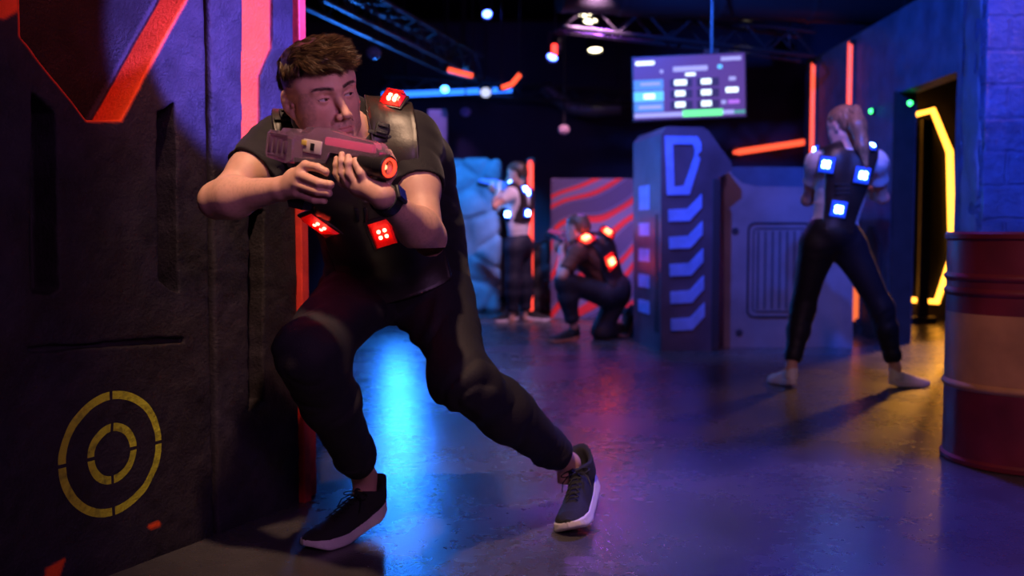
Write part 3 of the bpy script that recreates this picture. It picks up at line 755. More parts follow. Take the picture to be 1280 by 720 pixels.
hand_r += chain([H(372, 231, -.038), H(397, 239.5, -.040), H(410.5, 241.5, -.026), H(407, 240, -.004)], [.0115, .0098, .0088, .0078])
hand_r += chain([H(371.5, 242, -.028), H(393, 250, -.030), H(405, 251, -.018), H(402, 249, .002)], [.0105, .0088, .0078, .0070])
hand_r += chain([H(363, 226, .010), H(380, 204, .016), H(396, 202, .022)], [.015, .0115, .0095])
hand_l = []
pl = H(478, 245, .0)
for mc, o in (((460, 229), -.012), ((449, 229), -.020), ((438, 228), -.020), ((429, 226), -.014)):
    hand_l.append(Cone(pl, H(*mc, o), .020, .0115, .018))
hand_l += [Ell(H(458, 238, .004), (.034, .024, .018), None, .012)]
hand_l += chain([H(458, 230, -.018), H(451.5, 217, -.034), H(446.5, 207.5, -.034), H(444.5, 200.5, -.030)], [.0118, .0102, .0090, .0080])
hand_l += chain([H(448, 231, -.026), H(436.5, 217, -.040), H(435.5, 204, -.042), H(435.5, 196, -.036)], [.0112, .0096, .0086, .0076])
hand_l += chain([H(438, 231, -.026), H(427.5, 216, -.040), H(427.0, 202, -.042), H(427.3, 193, -.036)], [.0108, .0092, .0083, .0074])
hand_l += chain([H(429, 230, -.018), H(420.5, 217, -.030), H(420.0, 206, -.032), H(420.8, 198, -.028)], [.0096, .0080, .0072, .0064])
hand_l += chain([H(474, 238, .020), H(488, 216, .034), H(488.5, 203, .034), H(485, 192, .030)], [.0170, .0130, .0118, .0105], .008)
def arm_extra(J):
    out = []
    for s in 'LR':
        sh, el, wr = J['sh'+s], J['el'+s], J['wr'+s]
        out += [Ell(sh+(el-sh)*.50, (.044, .044, .05), None, .03), Ell(el+(wr-el)*.20, (.044, .040, .043), None, .03)]
    out += [Ell(J['elR']+A3((-.012, .0, -.004)), (.030, .034, .034), None, .02), Ell(J['elL']+A3((.006, .01, -.012)), (.032, .034, .036), None, .02)]
    return out
TP = torso_prims(J, 0, 1.06)
body = TP + neck_prims(J, HM, HC, HS, .060) + head_prims(HC, HM, HS) + arm_prims(J, 'L', 0, .98) + arm_prims(J, 'R', 0, .98) + arm_extra(J) + hand_r + hand_l + leg_prims(J, 'L') + leg_prims(J, 'R')
for s in 'LR':    # feet inside the shoes
    pass
c0 = HC-.155; c1 = HC+.155
ea, eb = A3((-1.0, 1.9, .98)), A3((-.10, 2.62, 1.26))
parts = [sculpt(body, .0021, HC-A3((.13, .14, .135)), HC+A3((.13, .14, .15)))]
parts.append(sculpt(body, .0036, A3((-.84, 2.00, .84)), A3((-.12, 2.60, HC[2]-.128))))
parts.append(sculpt(body, .010, A3((-.80, 2.43, .50)), A3((.0, 3.05, HC[2]-.12))))
for s in 'LR':
    a = J['ank'+s]; parts.append(sculpt(body+[Cone(a, a-A3((0, 0, .05)), .037, .036, .01)], .005, a-A3((.12, .12, .06)), a+A3((.10, .12, .18))))
V, Q = merge(parts)
me = fastmesh('body', V, Q)
tone = skin_tone(V, HC, HM, HS)
far = ~((np.abs(to_local(V, HC, HM, HS)) < .15).all(1)); nn = vnoise(V[:, 0]*60, V[:, 1]*60, V[:, 2]*60)+.6*vnoise(V[:, 0]*300, V[:, 1]*300, V[:, 2]*300)
tone = tone*(1+.10*nn)[:, None]
# arm hair darkens the outer forearms a little
for s in 'LR':
    el, wr = J['el'+s], J['wr'+s]; ax_ = unit(wr-el); t = (V-el) @ ax_; L_ = np.linalg.norm(wr-el)
    m = (t > .03) & (t < L_*.9) & (np.linalg.norm(V-el-t[:, None]*ax_, axis=1) < .07)
    hn = vnoise(V[m, 0]*420, V[m, 1]*420, V[m, 2]*120); tone[m] *= (1-.22*np.clip(hn*2, 0, 1))[:, None]
setcol(me, 'tone', tone)
link('body', me, M_skin, man)
gz = HM @ unit(A3((.46, -1, .14)))
eyeballs(HC, HM, gz, man, HS)

# hair: dark base volume plus swept strands
def hair_base(C, M, s):
    T = lambda p: A3(C)+M @ (A3(p)*s)
    p = [Ell(T((0, .008, .066)), A3((.0745, .093, .060))*s, M, .02), Ell(T((-.006, -.046, .082)), A3((.058, .052, .040))*s, M, .03), Ell(T((0, .070, .045)), A3((.060, .045, .055))*s, M, .02)]
    def pp(F, X, Y, Z):
        x, y, z = X-C[0], Y-C[1], Z-C[2]; l = [(x*M[0, i]+y*M[1, i]+z*M[2, i])/s for i in range(3)]
        zmin = np.where(l[1] < -.02, .066-.10*np.clip(-.075-l[1], 0, .1), .066-(l[1]+.02)*.45)
        zmin = zmin+vnoise(l[0]*90, l[1]*90, 0*l[2]+2)*.010
        lim = (zmin-l[2])*s
        n = vnoise(l[0]*110+l[2]*30, l[1]*28, l[2]*60)*.006+vnoise(l[0]*45, l[1]*22, l[2]*30)*.010
        return smax(F-n*s, lim, .014)
    V, Q = sculpt(p, .0024, A3(C)-.02-.11*s, A3(C)+.17*s, post=pp); return V, Q
V, Q = hair_base(HC, HM, HS)
l = to_local(V, HC, HM, HS); n = vnoise(l[:, 0]*170, l[:, 1]*40, l[:, 2]*90)
me = fastmesh('hair', V, Q); setcol(me, 'strand', np.array([.022, .012, .007])*(1+1.1*n)[:, None])
hair = link('hair', me, M_hair, man)
VN = np.empty(len(me.vertices)*3, np.float32); me.vertices.foreach_get('normal', VN); VN = VN.reshape(-1, 3).astype(float)
idx = RNG.choice(len(V), 24000)
nl = (VN[idx]) @ HM; ll = l[idx]; low = ((ll[:, 2] < .088) & (ll[:, 1] > -.055)) | (ll[:, 1] > .06); r0 = V[idx]-VN[idx]*np.where(low, .001, .004)[:, None]
comb = np.stack([.55+0*ll[:, 0]+ll[:, 0]*3, -1.0+0*ll[:, 0], -.05-2.2*np.clip(-ll[:, 1]-.05, 0, 1)], 1)
side_m = (ll[:, 2] < .088) & (ll[:, 1] > -.055); comb[side_m] = np.stack([ll[side_m, 0]*4, -.35+0*ll[side_m, 0], -1+0*ll[side_m, 0]], 1)
back_m = ll[:, 1] > .06; comb[back_m] = np.stack([ll[back_m, 0]*2, .3+0*ll[back_m, 0], -1+0*ll[back_m, 0]], 1)
cl = np.stack([vnoise(ll[:, 0]*55, ll[:, 1]*55, ll[:, 2]*55), vnoise(ll[:, 0]*55+9, ll[:, 1]*55, ll[:, 2]*55), vnoise(ll[:, 0]*55, ll[:, 1]*55+9, ll[:, 2]*55)], 1)
comb = comb/np.linalg.norm(comb, axis=1)[:, None]+cl*1.1
d0 = nl*.62+comb*.8; d1 = comb-nl*.15+RNG.normal(size=comb.shape)*.12
d0[low] = nl[low]*.45+comb[low]*.9; d0 /= np.linalg.norm(d0, axis=1)[:, None]; d1 /= np.linalg.norm(d1, axis=1)[:, None]
ln = np.where(side_m | back_m, .017, .030)*(RNG.uniform(.7, 1.25, len(ll)))
cc = np.array([.058, .030, .015])*RNG.uniform(.45, 1.7, (len(ll), 1)); hi_ = RNG.random(len(ll)) < .25; cc[hi_] = np.array([.16, .085, .04])*RNG.uniform(.6, 1.2, (hi_.sum(), 1))
sm_ = strands('strands', r0, d0 @ HM.T, ln*HS, M_hair, hair, width=.0012, curl=d1 @ HM.T, cols=cc)
link('hair_strands', sm_, M_hair, hair)
# short eyebrow hairs
rb, db = [], []
for q in (1, -1):
    for i in range(110):
        t = RNG.random(); x = .012+.040*t; z = .0215+.005*math.sin(t*2.3)+RNG.normal()*.0016; rb.append((q*x, -.0925+.9*max(0, x-.015)*.62+.0012, z)); db.append((q*1.0, .25-.5*(1-t)*.3, .55-.9*t+RNG.normal()*.1))
rb = A3(HC)+(np.array(rb)*HS) @ HM.T; db = np.array(db); db /= np.linalg.norm(db, axis=1)[:, None]
bb = BVHTree.FromPolygons([Vector(v) for v in parts[0][0]], [tuple(int(i) for i in q) for q in parts[0][1]])
rb = np.array([np.array(bb.find_nearest(Vector(p))[0]) for p in rb])
for part_ in (slice(0, len(rb)//2), slice(len(rb)//2, len(rb))):
    sm_ = strands('eyebrow', rb[part_], (db @ HM.T)[part_], np.full(len(rb)//2, .007), M_hair, man, width=.0007, seg=2, cols=np.tile([.03, .018, .012], (len(rb)//2, 1)))
    link('eyebrow', sm_, M_hair, man)

# t-shirt
def sleeve(J, s, g, frac):
    sh, el = J['sh'+s], J['el'+s]; e = sh+(el-sh)*frac
    return [Cone(sh, e, .068+g, .071+g, .04)], e, unit(el-sh)
shirt = inflate(TP, .010)+[Cone(J['neck']+A3((0, 0, -.05)), J['neck']+A3((0, .0, .012)), .078, .064, .03)]
M_, Hh = body_frame(J)
shirt += [Cone(J['pelvis']+M_ @ A3((.120, .04, .02)), J['pelvis']+M_ @ A3((.165, .05, .33)), .098, .078, .05), Cone(J['pelvis']+M_ @ A3((-.10, .02, .0)), J['pelvis']+M_ @ A3((-.10, .02, .30)), .095, .08, .05)]
cuts = []
for s, fr in (('L', .50), ('R', .48)):
    pr, e, d = sleeve(J, s, .004, fr+.06); shirt += pr; cuts.append((J['sh'+s]+(J['el'+s]-J['sh'+s])*fr, d, .11))
    shirt.append(Cone(J['sh'+s]+(J['el'+s]-J['sh'+s])*(fr-.10), J['sh'+s]+(J['el'+s]-J['sh'+s])*(fr+.5), .0575, .0575, .003, True))
shirt.sort(key=lambda p: p.sub)
nk = unit(HC-J['neck'])
cuts.append((J['neck']+nk*.022, nk, .10))
fn1 = fold_noise(.011, 7, (.5, .1, .8)); 
clothing('t_shirt', shirt, .0038, M_tee, man, cuts, disp=lambda x, y, z: np.clip(fn1(x, y, z), -.007, .006))

# jogger trousers with gathered cuffs
def trousers(J, man, h, m, k=1.0, radii=None, cuff=.62, name='trousers', folds=.019, top=.13, cuffd=.055):
    pr = []
    Mb, Hb = body_frame(J); Mp = frame(J['hipL']-J['hipR'], unit(Mb[:, 2]+A3((0, 0, .6))))
    pr += [Ell(J['pelvis']+A3((0, 0, .01 if k > .97 else .0)), A3((.190, .140 if k > .97 else .162, .112 if k > .97 else .155))*k, Mp, .05), Ell((J['hipL']+J['hipR'])/2+A3((0, 0, .010*k)), A3((.06, .10, .06))*k, None, .03)]
    cuts = []
    Rr = radii or dict(L=(.106, .084, .084, .060, .046), R=(.108, .086, .082, .059, .044))
    for s in 'LR':
        h_, kn, an = J['hip'+s], J['knee'+s], J['ank'+s]; r = A3(Rr[s])*k
        m1 = kn+(an-kn)*.35; m2 = kn+(an-kn)*.80; e = an+(kn-an)*.085
        pr += [Ell(h_, A3((.112, .105, .100))*k, Mp, .04), Cone(h_, kn, r[0], r[1], .035), Cone(kn, m1, r[1], r[2], .05), Cone(m1, m2, r[2], r[3], .03), Cone(m2, e, r[3], r[4], .02)]
        cr = (J['hipL']+J['hipR'])/2+A3((0, 0, .005*k)); pr.append(Cone(cr, h_+(kn-h_)*.62, .064*k, .072*k, .02))
        cuts.append((an+(kn-an)*.10, unit(an-kn), .10))
        pr.append(Cone(an+(kn-an)*.16, an-(kn-an)*.2, .040*k, .040*k, .003, True))
    pr.sort(key=lambda p: p.sub)
    segs = [(J['hip'+s], J['knee'+s], J['ank'+s]) for s in 'LR']
    def disp(x, y, z):
        o = np.zeros_like(x); wt = np.full(x.shape, 1e-9)
        for h_, kn, an in segs:
            for a, b, kind in ((h_, kn, 0), (kn, an, 1)):
                ab = b-a; L_ = np.linalg.norm(ab); u = ab/L_
                t = (x-a[0])*u[0]+(y-a[1])*u[1]+(z-a[2])*u[2]; tt = np.clip(t, 0, L_)
                dd = np.sqrt((x-a[0]-tt*u[0])**2+(y-a[1]-tt*u[1])**2+(z-a[2]-tt*u[2])**2)
                ang = unit(np.cross(u, (0.2, 1, .1))); s1 = x*ang[0]+y*ang[1]+z*ang[2]
                wave = np.abs(vnoise(t*19+s1*11+vnoise(s1*9, z*9, y*9)*2.4, s1*6, y*5+kind))
                near = np.exp(-((t-(L_ if kind == 0 else 0))/.12)**2)+(.65*np.exp(-((t-L_)/.12)**2) if kind else .6*np.exp(-(t/.10)**2))
                v = np.clip(folds*(.40+near)*(.26-wave)*2.4, -folds*.55, folds*.8)
                if kind:   # gathered cuff band
                    c = L_*.90-.018-cuffd; v = v*(1-np.clip((t-c-.01)/.02, 0, 1)*.6)+.0035*np.clip(1-np.abs(t-(c))/.006, 0, 1)
                w_ = np.exp(-np.clip(dd, 0, .4)/.016); o += v*w_; wt += w_
        o = o/wt
        return o
    return clothing(name, pr, h, m, man, cuts, disp=disp)
tr = trousers(J, man, .0055, M_pants)
# shoes
def shoe_frame(toe, ball_to, roll=0.0):
    """x axis from heel to toe (ground heading), small roll about it"""
    x = unit(toe); z = A3((0, 0, 1)); z = unit(z-x*(z @ x)); y = np.cross(z, x); M = np.stack([x, y, z], 1)
    return M @ np.array(Matrix.Rotation(R(roll), 3, 'X'))
dR = unit(A3((-.60, -.80, 0))); MR = shoe_frame(dR, None, 0)
shoe(MR, A3((J['ankR'][0]+.022, J['ankR'][1]-.035, 0))+dR*.090, man, bend=.30, flip=1, s=1.02)
dL = unit(A3((-.34, -.94, 0))); ML = shoe_frame(dL, None, 17)
shoe(ML, A3((J['ankL'][0]+.066, J['ankL'][1]-.045, .012))+dL*.070, man, bend=.60, flip=-1, s=1.06)
# vest
vest = vest_sdf(J, TP+neck_prims(J, HM, HC, HS, .05)[:1]+[Cone(J['shL'], J['shL']+(J['elL']-J['shL'])*.2, .062, .062, .04), Cone(J['shR'], J['shR']+(J['elR']-J['shR'])*.2, .062, .062, .04)],
                .022, .03, .40, ([0, .2, .34, .42], [.150, .160, .150, .13]), ([.30, .40, .50, .62], [.070, .082, .110, .122]), [.062, .062, .062, .060], .36, .0036, man)
vb = bvh_of(vest)

def surf(px, py, bvh, up_hint, out=0.0):
    p, n = hit(px, py, bvh); n = np.array(n)
    if n @ (A3(p)-A3((0, 0, CAMZ))) > 0: n = -n
    up = A3(up_hint)-n*(A3(up_hint) @ n); up = unit(up); x = np.cross(n, up)
    return np.stack([x, n, up], 1), A3(p)+n*out
def aligned(pxa, pxb, depth_pt):   # direction in the room between two pixels at one depth
    return unit(P(*pxb, depth_pt)-P(*pxa, depth_pt))
for (cx, cy), (ax1, ay1), w_, h_ in (((401, 280), (-9, -32), .064, .100), ((478, 291), (-10, -32), .064, .088)):
    up = aligned((cx, cy), (cx+ax1, cy+ay1), 2.6); Mm, c = surf(cx, cy, vb, up); light_module(Mm, c, w_, h_, M_red_lens, M_red_led, vest)
pt = P(491, 128, 2.57)
near = vb.find_nearest(Vector(pt)); n = np.array(near[1]); n = n if n[2] > 0 else -n
n = unit(n*.5+A3((-.1, -.75, .5))*.5); U = unit(np.cross(n, np.cross(A3((.25, .5, .75)), n))); Mm = np.stack([np.cross(n, U), n, U], 1)
light_module(Mm, A3(near[0])+n*.004, .060, .058, M_red_lens, M_red_led, vest, depth=.024, ledr=.006)
# buckles and webbing on the shoulder straps
def strap_fit(px0, py0, dx, dy, L, name_m):
    pass
for (cx, cy) in ((477, 163), (358, 146)):
    r = hit(cx, cy, vb)
    if r[0] is None: continue
    Mm, c = surf(cx, cy, vb, A3((.25, .1, 1)) if cx > 400 else A3((-.1, .1, 1)), .004); T = Matrix.Translation(Vector(c)) @ Matrix(Mm.tolist()).to_4x4()
    b = MB().box((0, .002, .0), (.034, .012, .040), bev=.004).box((0, .010, .008), (.026, .006, .006), bev=.002).box((0, .010, -.010), (.026, .006, .006), bev=.002).xf(T).build('buckle', M_vtrim, vest, smooth=True)
    MB().box((0, -.001, -.012), (.066, .006, .010), bev=.002).xf(T).build('strap', M_vtrim, vest, smooth=True)
for (cx, cy) in ((446, 268), (457, 268)):
    r = hit(cx, cy, vb)
    if r[0] is None: continue
    Mm, c = surf(cx, cy, vb, A3((-.15, .1, 1)), .003); MB().box((0, 0, 0), (.010, .008, .045), bev=.002).xf(Matrix.Translation(Vector(c)) @ Matrix(Mm.tolist()).to_4x4()).build('webbing_loop', M_vtrim, vest, smooth=True)
# wrist watch on the person's left wrist
fd = unit(J['elL']-J['wrL']); wc = J['wrL']+fd*.010
Mw = frame(np.cross(fd, (0, -1, .1)), fd); T = Matrix.Translation(Vector(wc)) @ Matrix(Mw.tolist()).to_4x4()
wb = MB().lathe([(.0305, -.016), (.0350, -.015), (.0360, 0), (.0365, .015), (.0325, .016), (.0305, -.016)], n=48).xf(T).build('watch', M_watch, man, smooth=True)
out_ = unit(A3((.95, -.1, .30))); out_ = unit(out_-fd*(out_ @ fd)); Mf = np.stack([np.cross(out_, fd), fd, out_], 1)
T = Matrix.Translation(Vector(wc+out_*.038)) @ Matrix(Mf.tolist()).to_4x4()
MB().box((0, 0, 0), (.036, .042, .011), bev=.004, seg=3).xf(T).build('watch_case', M_watch, wb, smooth=True)
MB().box((0, 0, .0058), (.029, .034, .0012)).xf(T).build('watch_screen', mat('dark_blue_glass', (0.02, 0.03, 0.25), 0.08, spec=.9), wb)
# ------------------------------------------------------------------ toy blaster
ga, gb = P(345, 181, 2.30), P(479, 206, 2.10)
gx = unit(gb-ga); gL = np.linalg.norm(gb-ga); gz_ = unit(A3((0, 0, 1))-gx*gx[2]); gy = np.cross(gz_, gx)
GM = Matrix(((gx[0], gy[0], gz_[0], ga[0]), (gx[1], gy[1], gz_[1], ga[1]), (gx[2], gy[2], gz_[2], ga[2]), (0, 0, 0, 1)))
gun = thing('toy_blaster', 'toy laser blaster with clear pink-tinted housing and glowing red muzzle, held in two hands', 'toy gun', ga)
M_clear = mat('clear_tinted_plastic', (0.84, 0.76, 0.90), 0.08, trans=0.9, spec=0.9, ior=1.3, bump=0.15, bscale=120, emit=(1, .10, .25), estr=0.012)
M_gblack = mat('black_plastic', (0.015, 0.014, 0.016), 0.38, bump=0.1, bscale=200)
M_gred = emis('red_muzzle_glow', (1.0, 0.045, 0.02), 2.2)
mb = MB(); rear = [(-.004, -.030), (.060, -.036), (.078, -.030), (.085, -.020), (.085, .030), (.07, .036), (.0, .034), (-.010, .026), (-.010, -.020)]
mb.prism(rear, -.021, .021).bevel(.006, 3)
mb.xf(GM).build('rear_housing', M_clear, gun, smooth=True)
top = [(.030, .028), (.040, .043), (.085, .046), (.100, .038), (.120, .054), (.16, .058), (.24, .050), (.330, .044), (.352, .026), (.350, .012), (.20, .006), (.19, -.020), (.08, -.030), (.075, .020)]
mb = MB().prism(top, -.019, .019).bevel(.007, 3); body_c = mb.xf(GM).build('top_housing', M_clear, gun, smooth=True)
mb = MB()
for i, x in enumerate((.004, .022, .040, .058)): mb.box((x, -.0215, .0), (.010, .004, .038-.003*i), bev=.001)
mb.box((.032, -.0225, -.024), (.060, .003, .004)).box((.032, -.0225, .026), (.060, .003, .004))
mb.xf(GM).build('rear_ribs', mat('smoked_plastic', (.10, .05, .09), .25), body_c, smooth=True)
MB().box((.145, -.0195, .012), (.060, .004, .030), bev=.0015).xf(GM).build('side_plate', mat('milky_plastic', (.62, .50, .48), .3), body_c, smooth=True)
MB().box((.120, -.0225, .018), (.016, .003, .012), bev=.001).xf(GM).build('yellow_switch', mat('yellow_plastic', (.65, .48, .10), .35), body_c, smooth=True)
MB().box((.148, -.0225, .012), (.012, .003, .016), bev=.001).xf(GM).build('dark_button', M_gblack, body_c, smooth=True)
MB().box((.250, .0, .030), (.15, .022, .018), bev=.004).xf(GM).build('light_guide', mat('pink_light_guide', (.9, .15, .3), .3, emit=(1, .06, .16), estr=.30), body_c, smooth=True)
lower = [(.085, -.020), (.19, -.012), (.20, .006), (.345, .010), (.352, -.020), (.30, -.034), (.215, -.036), (.195, -.060), (.140, -.064), (.150, -.048), (.09, -.040)]
mb = MB().prism(lower, -.016, .016).bevel(.003, 2); fr = mb.xf(GM).build('frame', M_gblack, gun, smooth=True)
grip = [(.095, -.030), (.140, -.034), (.128, -.135), (.080, -.135), (.072, -.12)]
MB().prism(grip, -.013, .013).bevel(.006, 3).xf(GM).build('grip', M_gblack, gun, smooth=True)
MB().tube([(.135, 0, -.055), (.150, 0, -.082), (.178, 0, -.086), (.190, 0, -.060)], .0045, 8).xf(GM).build('trigger_guard', M_gblack, gun, smooth=True)
MB().box((.157, 0, -.062), (.008, .008, .024), bev=.002).xf(GM).build('trigger', emis('red_trigger', (1, .03, .02), .5, (.6, .02, .02)), gun, smooth=True)
RX = Matrix.Rotation(math.pi/2, 3, 'Y')
mb = MB().lathe([(.001, .29), (.024, .29), (.0255, .30), (.0255, .338), (.027, .340), (.027, .365), (.0245, .368), (.020, .366), (.019, .350), (.001, .350)], c=(0, 0, -.004), n=40, axis=RX).xf(GM)
brl = mb.build('barrel', M_gblack, gun, smooth=True)
MB().lathe([(.0215, .3665), (.0205, .3705), (.0170, .3705), (.0155, .364), (.0190, .362), (.0215, .3665)], c=(0, 0, -.004), n=40, axis=RX).xf(GM).build('muzzle_ring', M_gred, brl, smooth=True)
MB().lathe([(.0005, .364), (.005, .362), (.0075, .356), (.0075, .351)], c=(0, -.0055, -.004), n=24, axis=RX).xf(GM).build('muzzle_lens', emis('hot_muzzle_lens', (1, .22, .10), 5), brl, smooth=True)

# ------------------------------------------------------------------ arena scenery
def local_poly(pts, Y): return [(float(P(x, y, Y)[0]), float(P(x, y, Y)[2])) for x, y in pts]
M_dkface = mat('dark_purple_plastic', (0.065, 0.055, 0.085), 0.5, noise=.25, nscale=5, bump=.15, bscale=25)
M_blueband = mat('pale_blue_paint', (0.16, 0.30, 0.75), 0.5, noise=.15, nscale=10)
M_grey = mat('grey_violet_plastic', (0.17, 0.14, 0.16), 0.55, noise=.22, nscale=4, bump=.15, bscale=18)
M_groove = mat('dark_groove', (0.02, 0.018, 0.03), 0.7)
# tall bunker with chevrons
YB = 7.1
tall = thing('tall_bunker', 'tall dark bunker block with blue chevrons down its front, below the scoreboard', 'bunker', (P(862, 440, YB)[0], YB, 0))
piv = A3((P(826, 440, YB)[0], YB, 0)); RB = Matrix.Translation(Vector(piv)) @ Matrix.Rotation(R(9), 4, 'Z') @ Matrix.Translation(-Vector(piv))
front = local_poly([(826, 441), (826, 168), (834, 158), (881, 158), (889, 163), (919, 203), (919, 212), (901, 222), (901, 441)], YB)
front = [(x, max(z, 0)) for x, z in front]
MB().prism(front, YB, YB+.72).bevel(.035, 3).xf(RB).build('block', M_dkface, tall, smooth=True)
ring = local_poly([(831, 170), (873, 170), (878, 178), (878, 188), (873, 193), (877, 198), (863, 243), (834, 244)], YB)
inner = local_poly([(841, 180), (867, 180), (870, 186), (870, 195), (856, 232), (843, 233)], YB)
def ring_mesh(outer, inner, y0, y1):
    from mathutils.geometry import delaunay_2d_cdt
    pts = [Vector(p) for p in outer+inner]; no, ni = len(outer), len(inner)
    r = delaunay_2d_cdt(pts, [], [list(range(no)), list(range(no, no+ni))], 1, 1e-6)
    mb = MB(); vs = [mb.bm.verts.new((v.x, y0, v.y)) for v in r[0]]
    hole = inner
    for f in r[2]:
        cx = sum(r[0][i].x for i in f)/len(f); cz = sum(r[0][i].y for i in f)/len(f)
        if poly_sd(hole, np.array(cx), np.array(cz)) > 0 and poly_sd(outer, np.array(cx), np.array(cz)) < 0: mb.bm.faces.new([vs[i] for i in f])
    g = bmesh.ops.extrude_face_region(mb.bm, geom=mb.bm.faces[:]); bmesh.ops.translate(mb.bm, verts=[v for v in g['geom'] if isinstance(v, bmesh.types.BMVert)], vec=(0, y1-y0, 0))
    return mb
ring_mesh(ring, inner, YB-.012, YB+.01).xf(RB).build('hexagon_ring', M_blueband, tall)
for i in range(5):
    dy, dx = i*34.2, i*.9
    ch = local_poly([(835.5+dx, 262+dy), (861+dx, 260.5+dy), (879+dx, 242+dy), (879+dx, 259+dy), (863+dx, 276+dy), (836+dx, 277+dy)], YB)
    MB().prism(ch, YB-.012, YB+.01).xf(RB).build('chevron', M_blueband, tall)
# side stripes
xs = piv[0]
for i in range(6):
    z0 = 1.30-.20*i
    MB().box((xs-.004, YB+.42, z0), (.014, .28, .10 if i else .34), bev=.003).xf(RB).build('side_stripe', M_blueband, tall)
MB().box((xs-.003, YB+.09, .86), (.012, .10, 1.45), bev=.003).xf(RB).build('dark_edge_strip', M_groove, tall)
MB().box((piv[0]+.415, YB-.004, .64), (.055, .02, 1.26), bev=.003).xf(RB).build('dark_edge_strip', M_groove, tall)
# low barrier
YL = 7.35
low = thing('low_barrier', 'low grey violet barrier with scooped top and ribbed panel, right of chevron bunker', 'bunker', (P(975, 438, YL)[0], YL, 0))
sh = local_poly([(905, 432), (905, 206), (908, 206), (916, 219), (928, 229), (945, 233), (1020, 234), (1040, 228), (1052, 214), (1066, 210), (1066, 432)], YL)
sh = [(x, max(z, 0)) if i not in (0, 10) else (x, 0) for i, (x, z) in enumerate(sh)]
MB().prism(sh, YL, YL+.45).bevel(.02, 2).build('panel', M_grey, low, smooth=True)
sh2 = local_poly([(903, 300), (903, 206), (960, 205), (1062, 206), (1062, 300)], YL)
MB().prism(sh2, YL+.30, YL+.8).bevel(.03, 3).build('rear_block', mat('dark_blue_plastic', (.04, .07, .12), .45, noise=.2), low, smooth=True)
def rrect(x0, z0, x1, z1, r, n=5):
    o = []
    for cx, cz, a0 in ((x1-r, z1-r, 0), (x0+r, z1-r, 90), (x0+r, z0+r, 180), (x1-r, z0+r, 270)):
        for i in range(n+1): a = R(a0+90*i/n); o.append((cx+r*math.cos(a), cz+r*math.sin(a)))
    return o
pa, pb_ = P(934, 396, YL), P(1014, 279, YL)
rr_ = rrect(pa[0], pa[2], pb_[0], pb_[2], .05)
MB().tube([(x, YL-.002, z) for x, z in rr_], .008, 6, closed=True).build('panel_border', M_groove, low, smooth=True)
rr_ = rrect(pa[0]+.04, pa[2]+.04, pb_[0]-.04, pb_[2]-.04, .03)
MB().tube([(x, YL-.001, z) for x, z in rr_], .005, 6, closed=True).build('panel_border', M_groove, low, smooth=True)
for i in range(7):
    x = pa[0]+.075+i*.055; MB().tube([(x, YL-.001, pa[2]+.06), (x, YL-.001, pb_[2]-.06)], .006, 6).build('panel_rib', M_groove, low, smooth=True)
for px, py in ((919, 289), (924, 416), (1040, 289)):
    q = P(px, py, YL); MB().lathe([(.001, -.008), (.022, -.008), (.028, .0), (.028, .01)], c=(q[0], YL, q[2]), n=20, axis=Matrix.Rotation(-math.pi/2, 3, 'X')).build('bolt', M_groove, low, smooth=True)

# right wall with doorway
def blockwall_mat(name, base, sx, sz, rough=.5, mortar=.015, glossv=.1, bumps=.5, spec=.5, axis='Y'):
    m = mat(name, base, rough, noise=.35, nscale=6, rvar=glossv, spec=spec); nt = m.node_tree; N = nt.nodes; L = nt.links; b = N['Principled BSDF']
    tc = [n for n in N if n.type == 'TEX_COORD'][0]; sp = N.new('ShaderNodeSeparateXYZ'); L.new(tc.outputs['Object'], sp.inputs[0])
    cb = N.new('ShaderNodeCombineXYZ'); L.new(sp.outputs[1 if axis == 'Y' else 0], cb.inputs[0]); L.new(sp.outputs[2], cb.inputs[1])
    br = N.new('ShaderNodeTexBrick'); br.inputs['Scale'].default_value = 1; br.inputs['Brick Width'].default_value = sx; br.inputs['Row Height'].default_value = sz
    br.inputs['Mortar Size'].default_value = mortar; br.inputs['Mortar Smooth'].default_value = .3; br.inputs['Color1'].default_value = (1, 1, 1, 1); br.inputs['Color2'].default_value = (.92, .92, .92, 1); br.inputs['Mortar'].default_value = (0, 0, 0, 1)
    wv = N.new('ShaderNodeTexNoise'); wv.inputs['Scale'].default_value = 9; wv.inputs['Detail'].default_value = 3; L.new(tc.outputs['Object'], wv.inputs['Vector'])
    mx = N.new('ShaderNodeMix'); mx.data_type = 'VECTOR'; mx.inputs[0].default_value = .02; L.new(cb.outputs[0], mx.inputs[4]); L.new(wv.outputs['Color'], mx.inputs[5]); L.new(mx.outputs[1], br.inputs['Vector'])
    nn = N.new('ShaderNodeTexNoise'); nn.inputs['Scale'].default_value = 26; nn.inputs['Detail'].default_value = 8; nn.inputs['Roughness'].default_value = .7; L.new(tc.outputs['Object'], nn.inputs['Vector'])
    ad = N.new('ShaderNodeMath'); ad.operation = 'MULTIPLY_ADD'; L.new(br.outputs['Color'], ad.inputs[0]); ad.inputs[1].default_value = 1.0
    L.new(nn.outputs['Fac'], ad.inputs[2])
    bp = N.new('ShaderNodeBump'); bp.inputs['Strength'].default_value = bumps; bp.inputs['Distance'].default_value = .03; L.new(ad.outputs[0], bp.inputs['Height']); L.new(bp.outputs[0], b.inputs['Normal'])
    return m
M_rwall = blockwall_mat('painted_block_wall', (0.055, 0.065, 0.10), 1.3, .62, .55, .010, .1, .35)
XR = 3.0
slab('wall_right', (XR+.075, 8.8, 1.3), (.15, 2.4, 2.6), M_rwall, .006)
slab('wall_right_near', (XR+.075, 4.5, 1.3), (.15, 4.2, 2.6), M_rwall, .006)
slab('wall_right_lintel', (XR+.075, 7.1, 2.28), (.15, 1.0, .64), M_rwall)
slab('trim_2', (XR+.06, 7.615, .98), (.16, .035, 1.98), M_black)
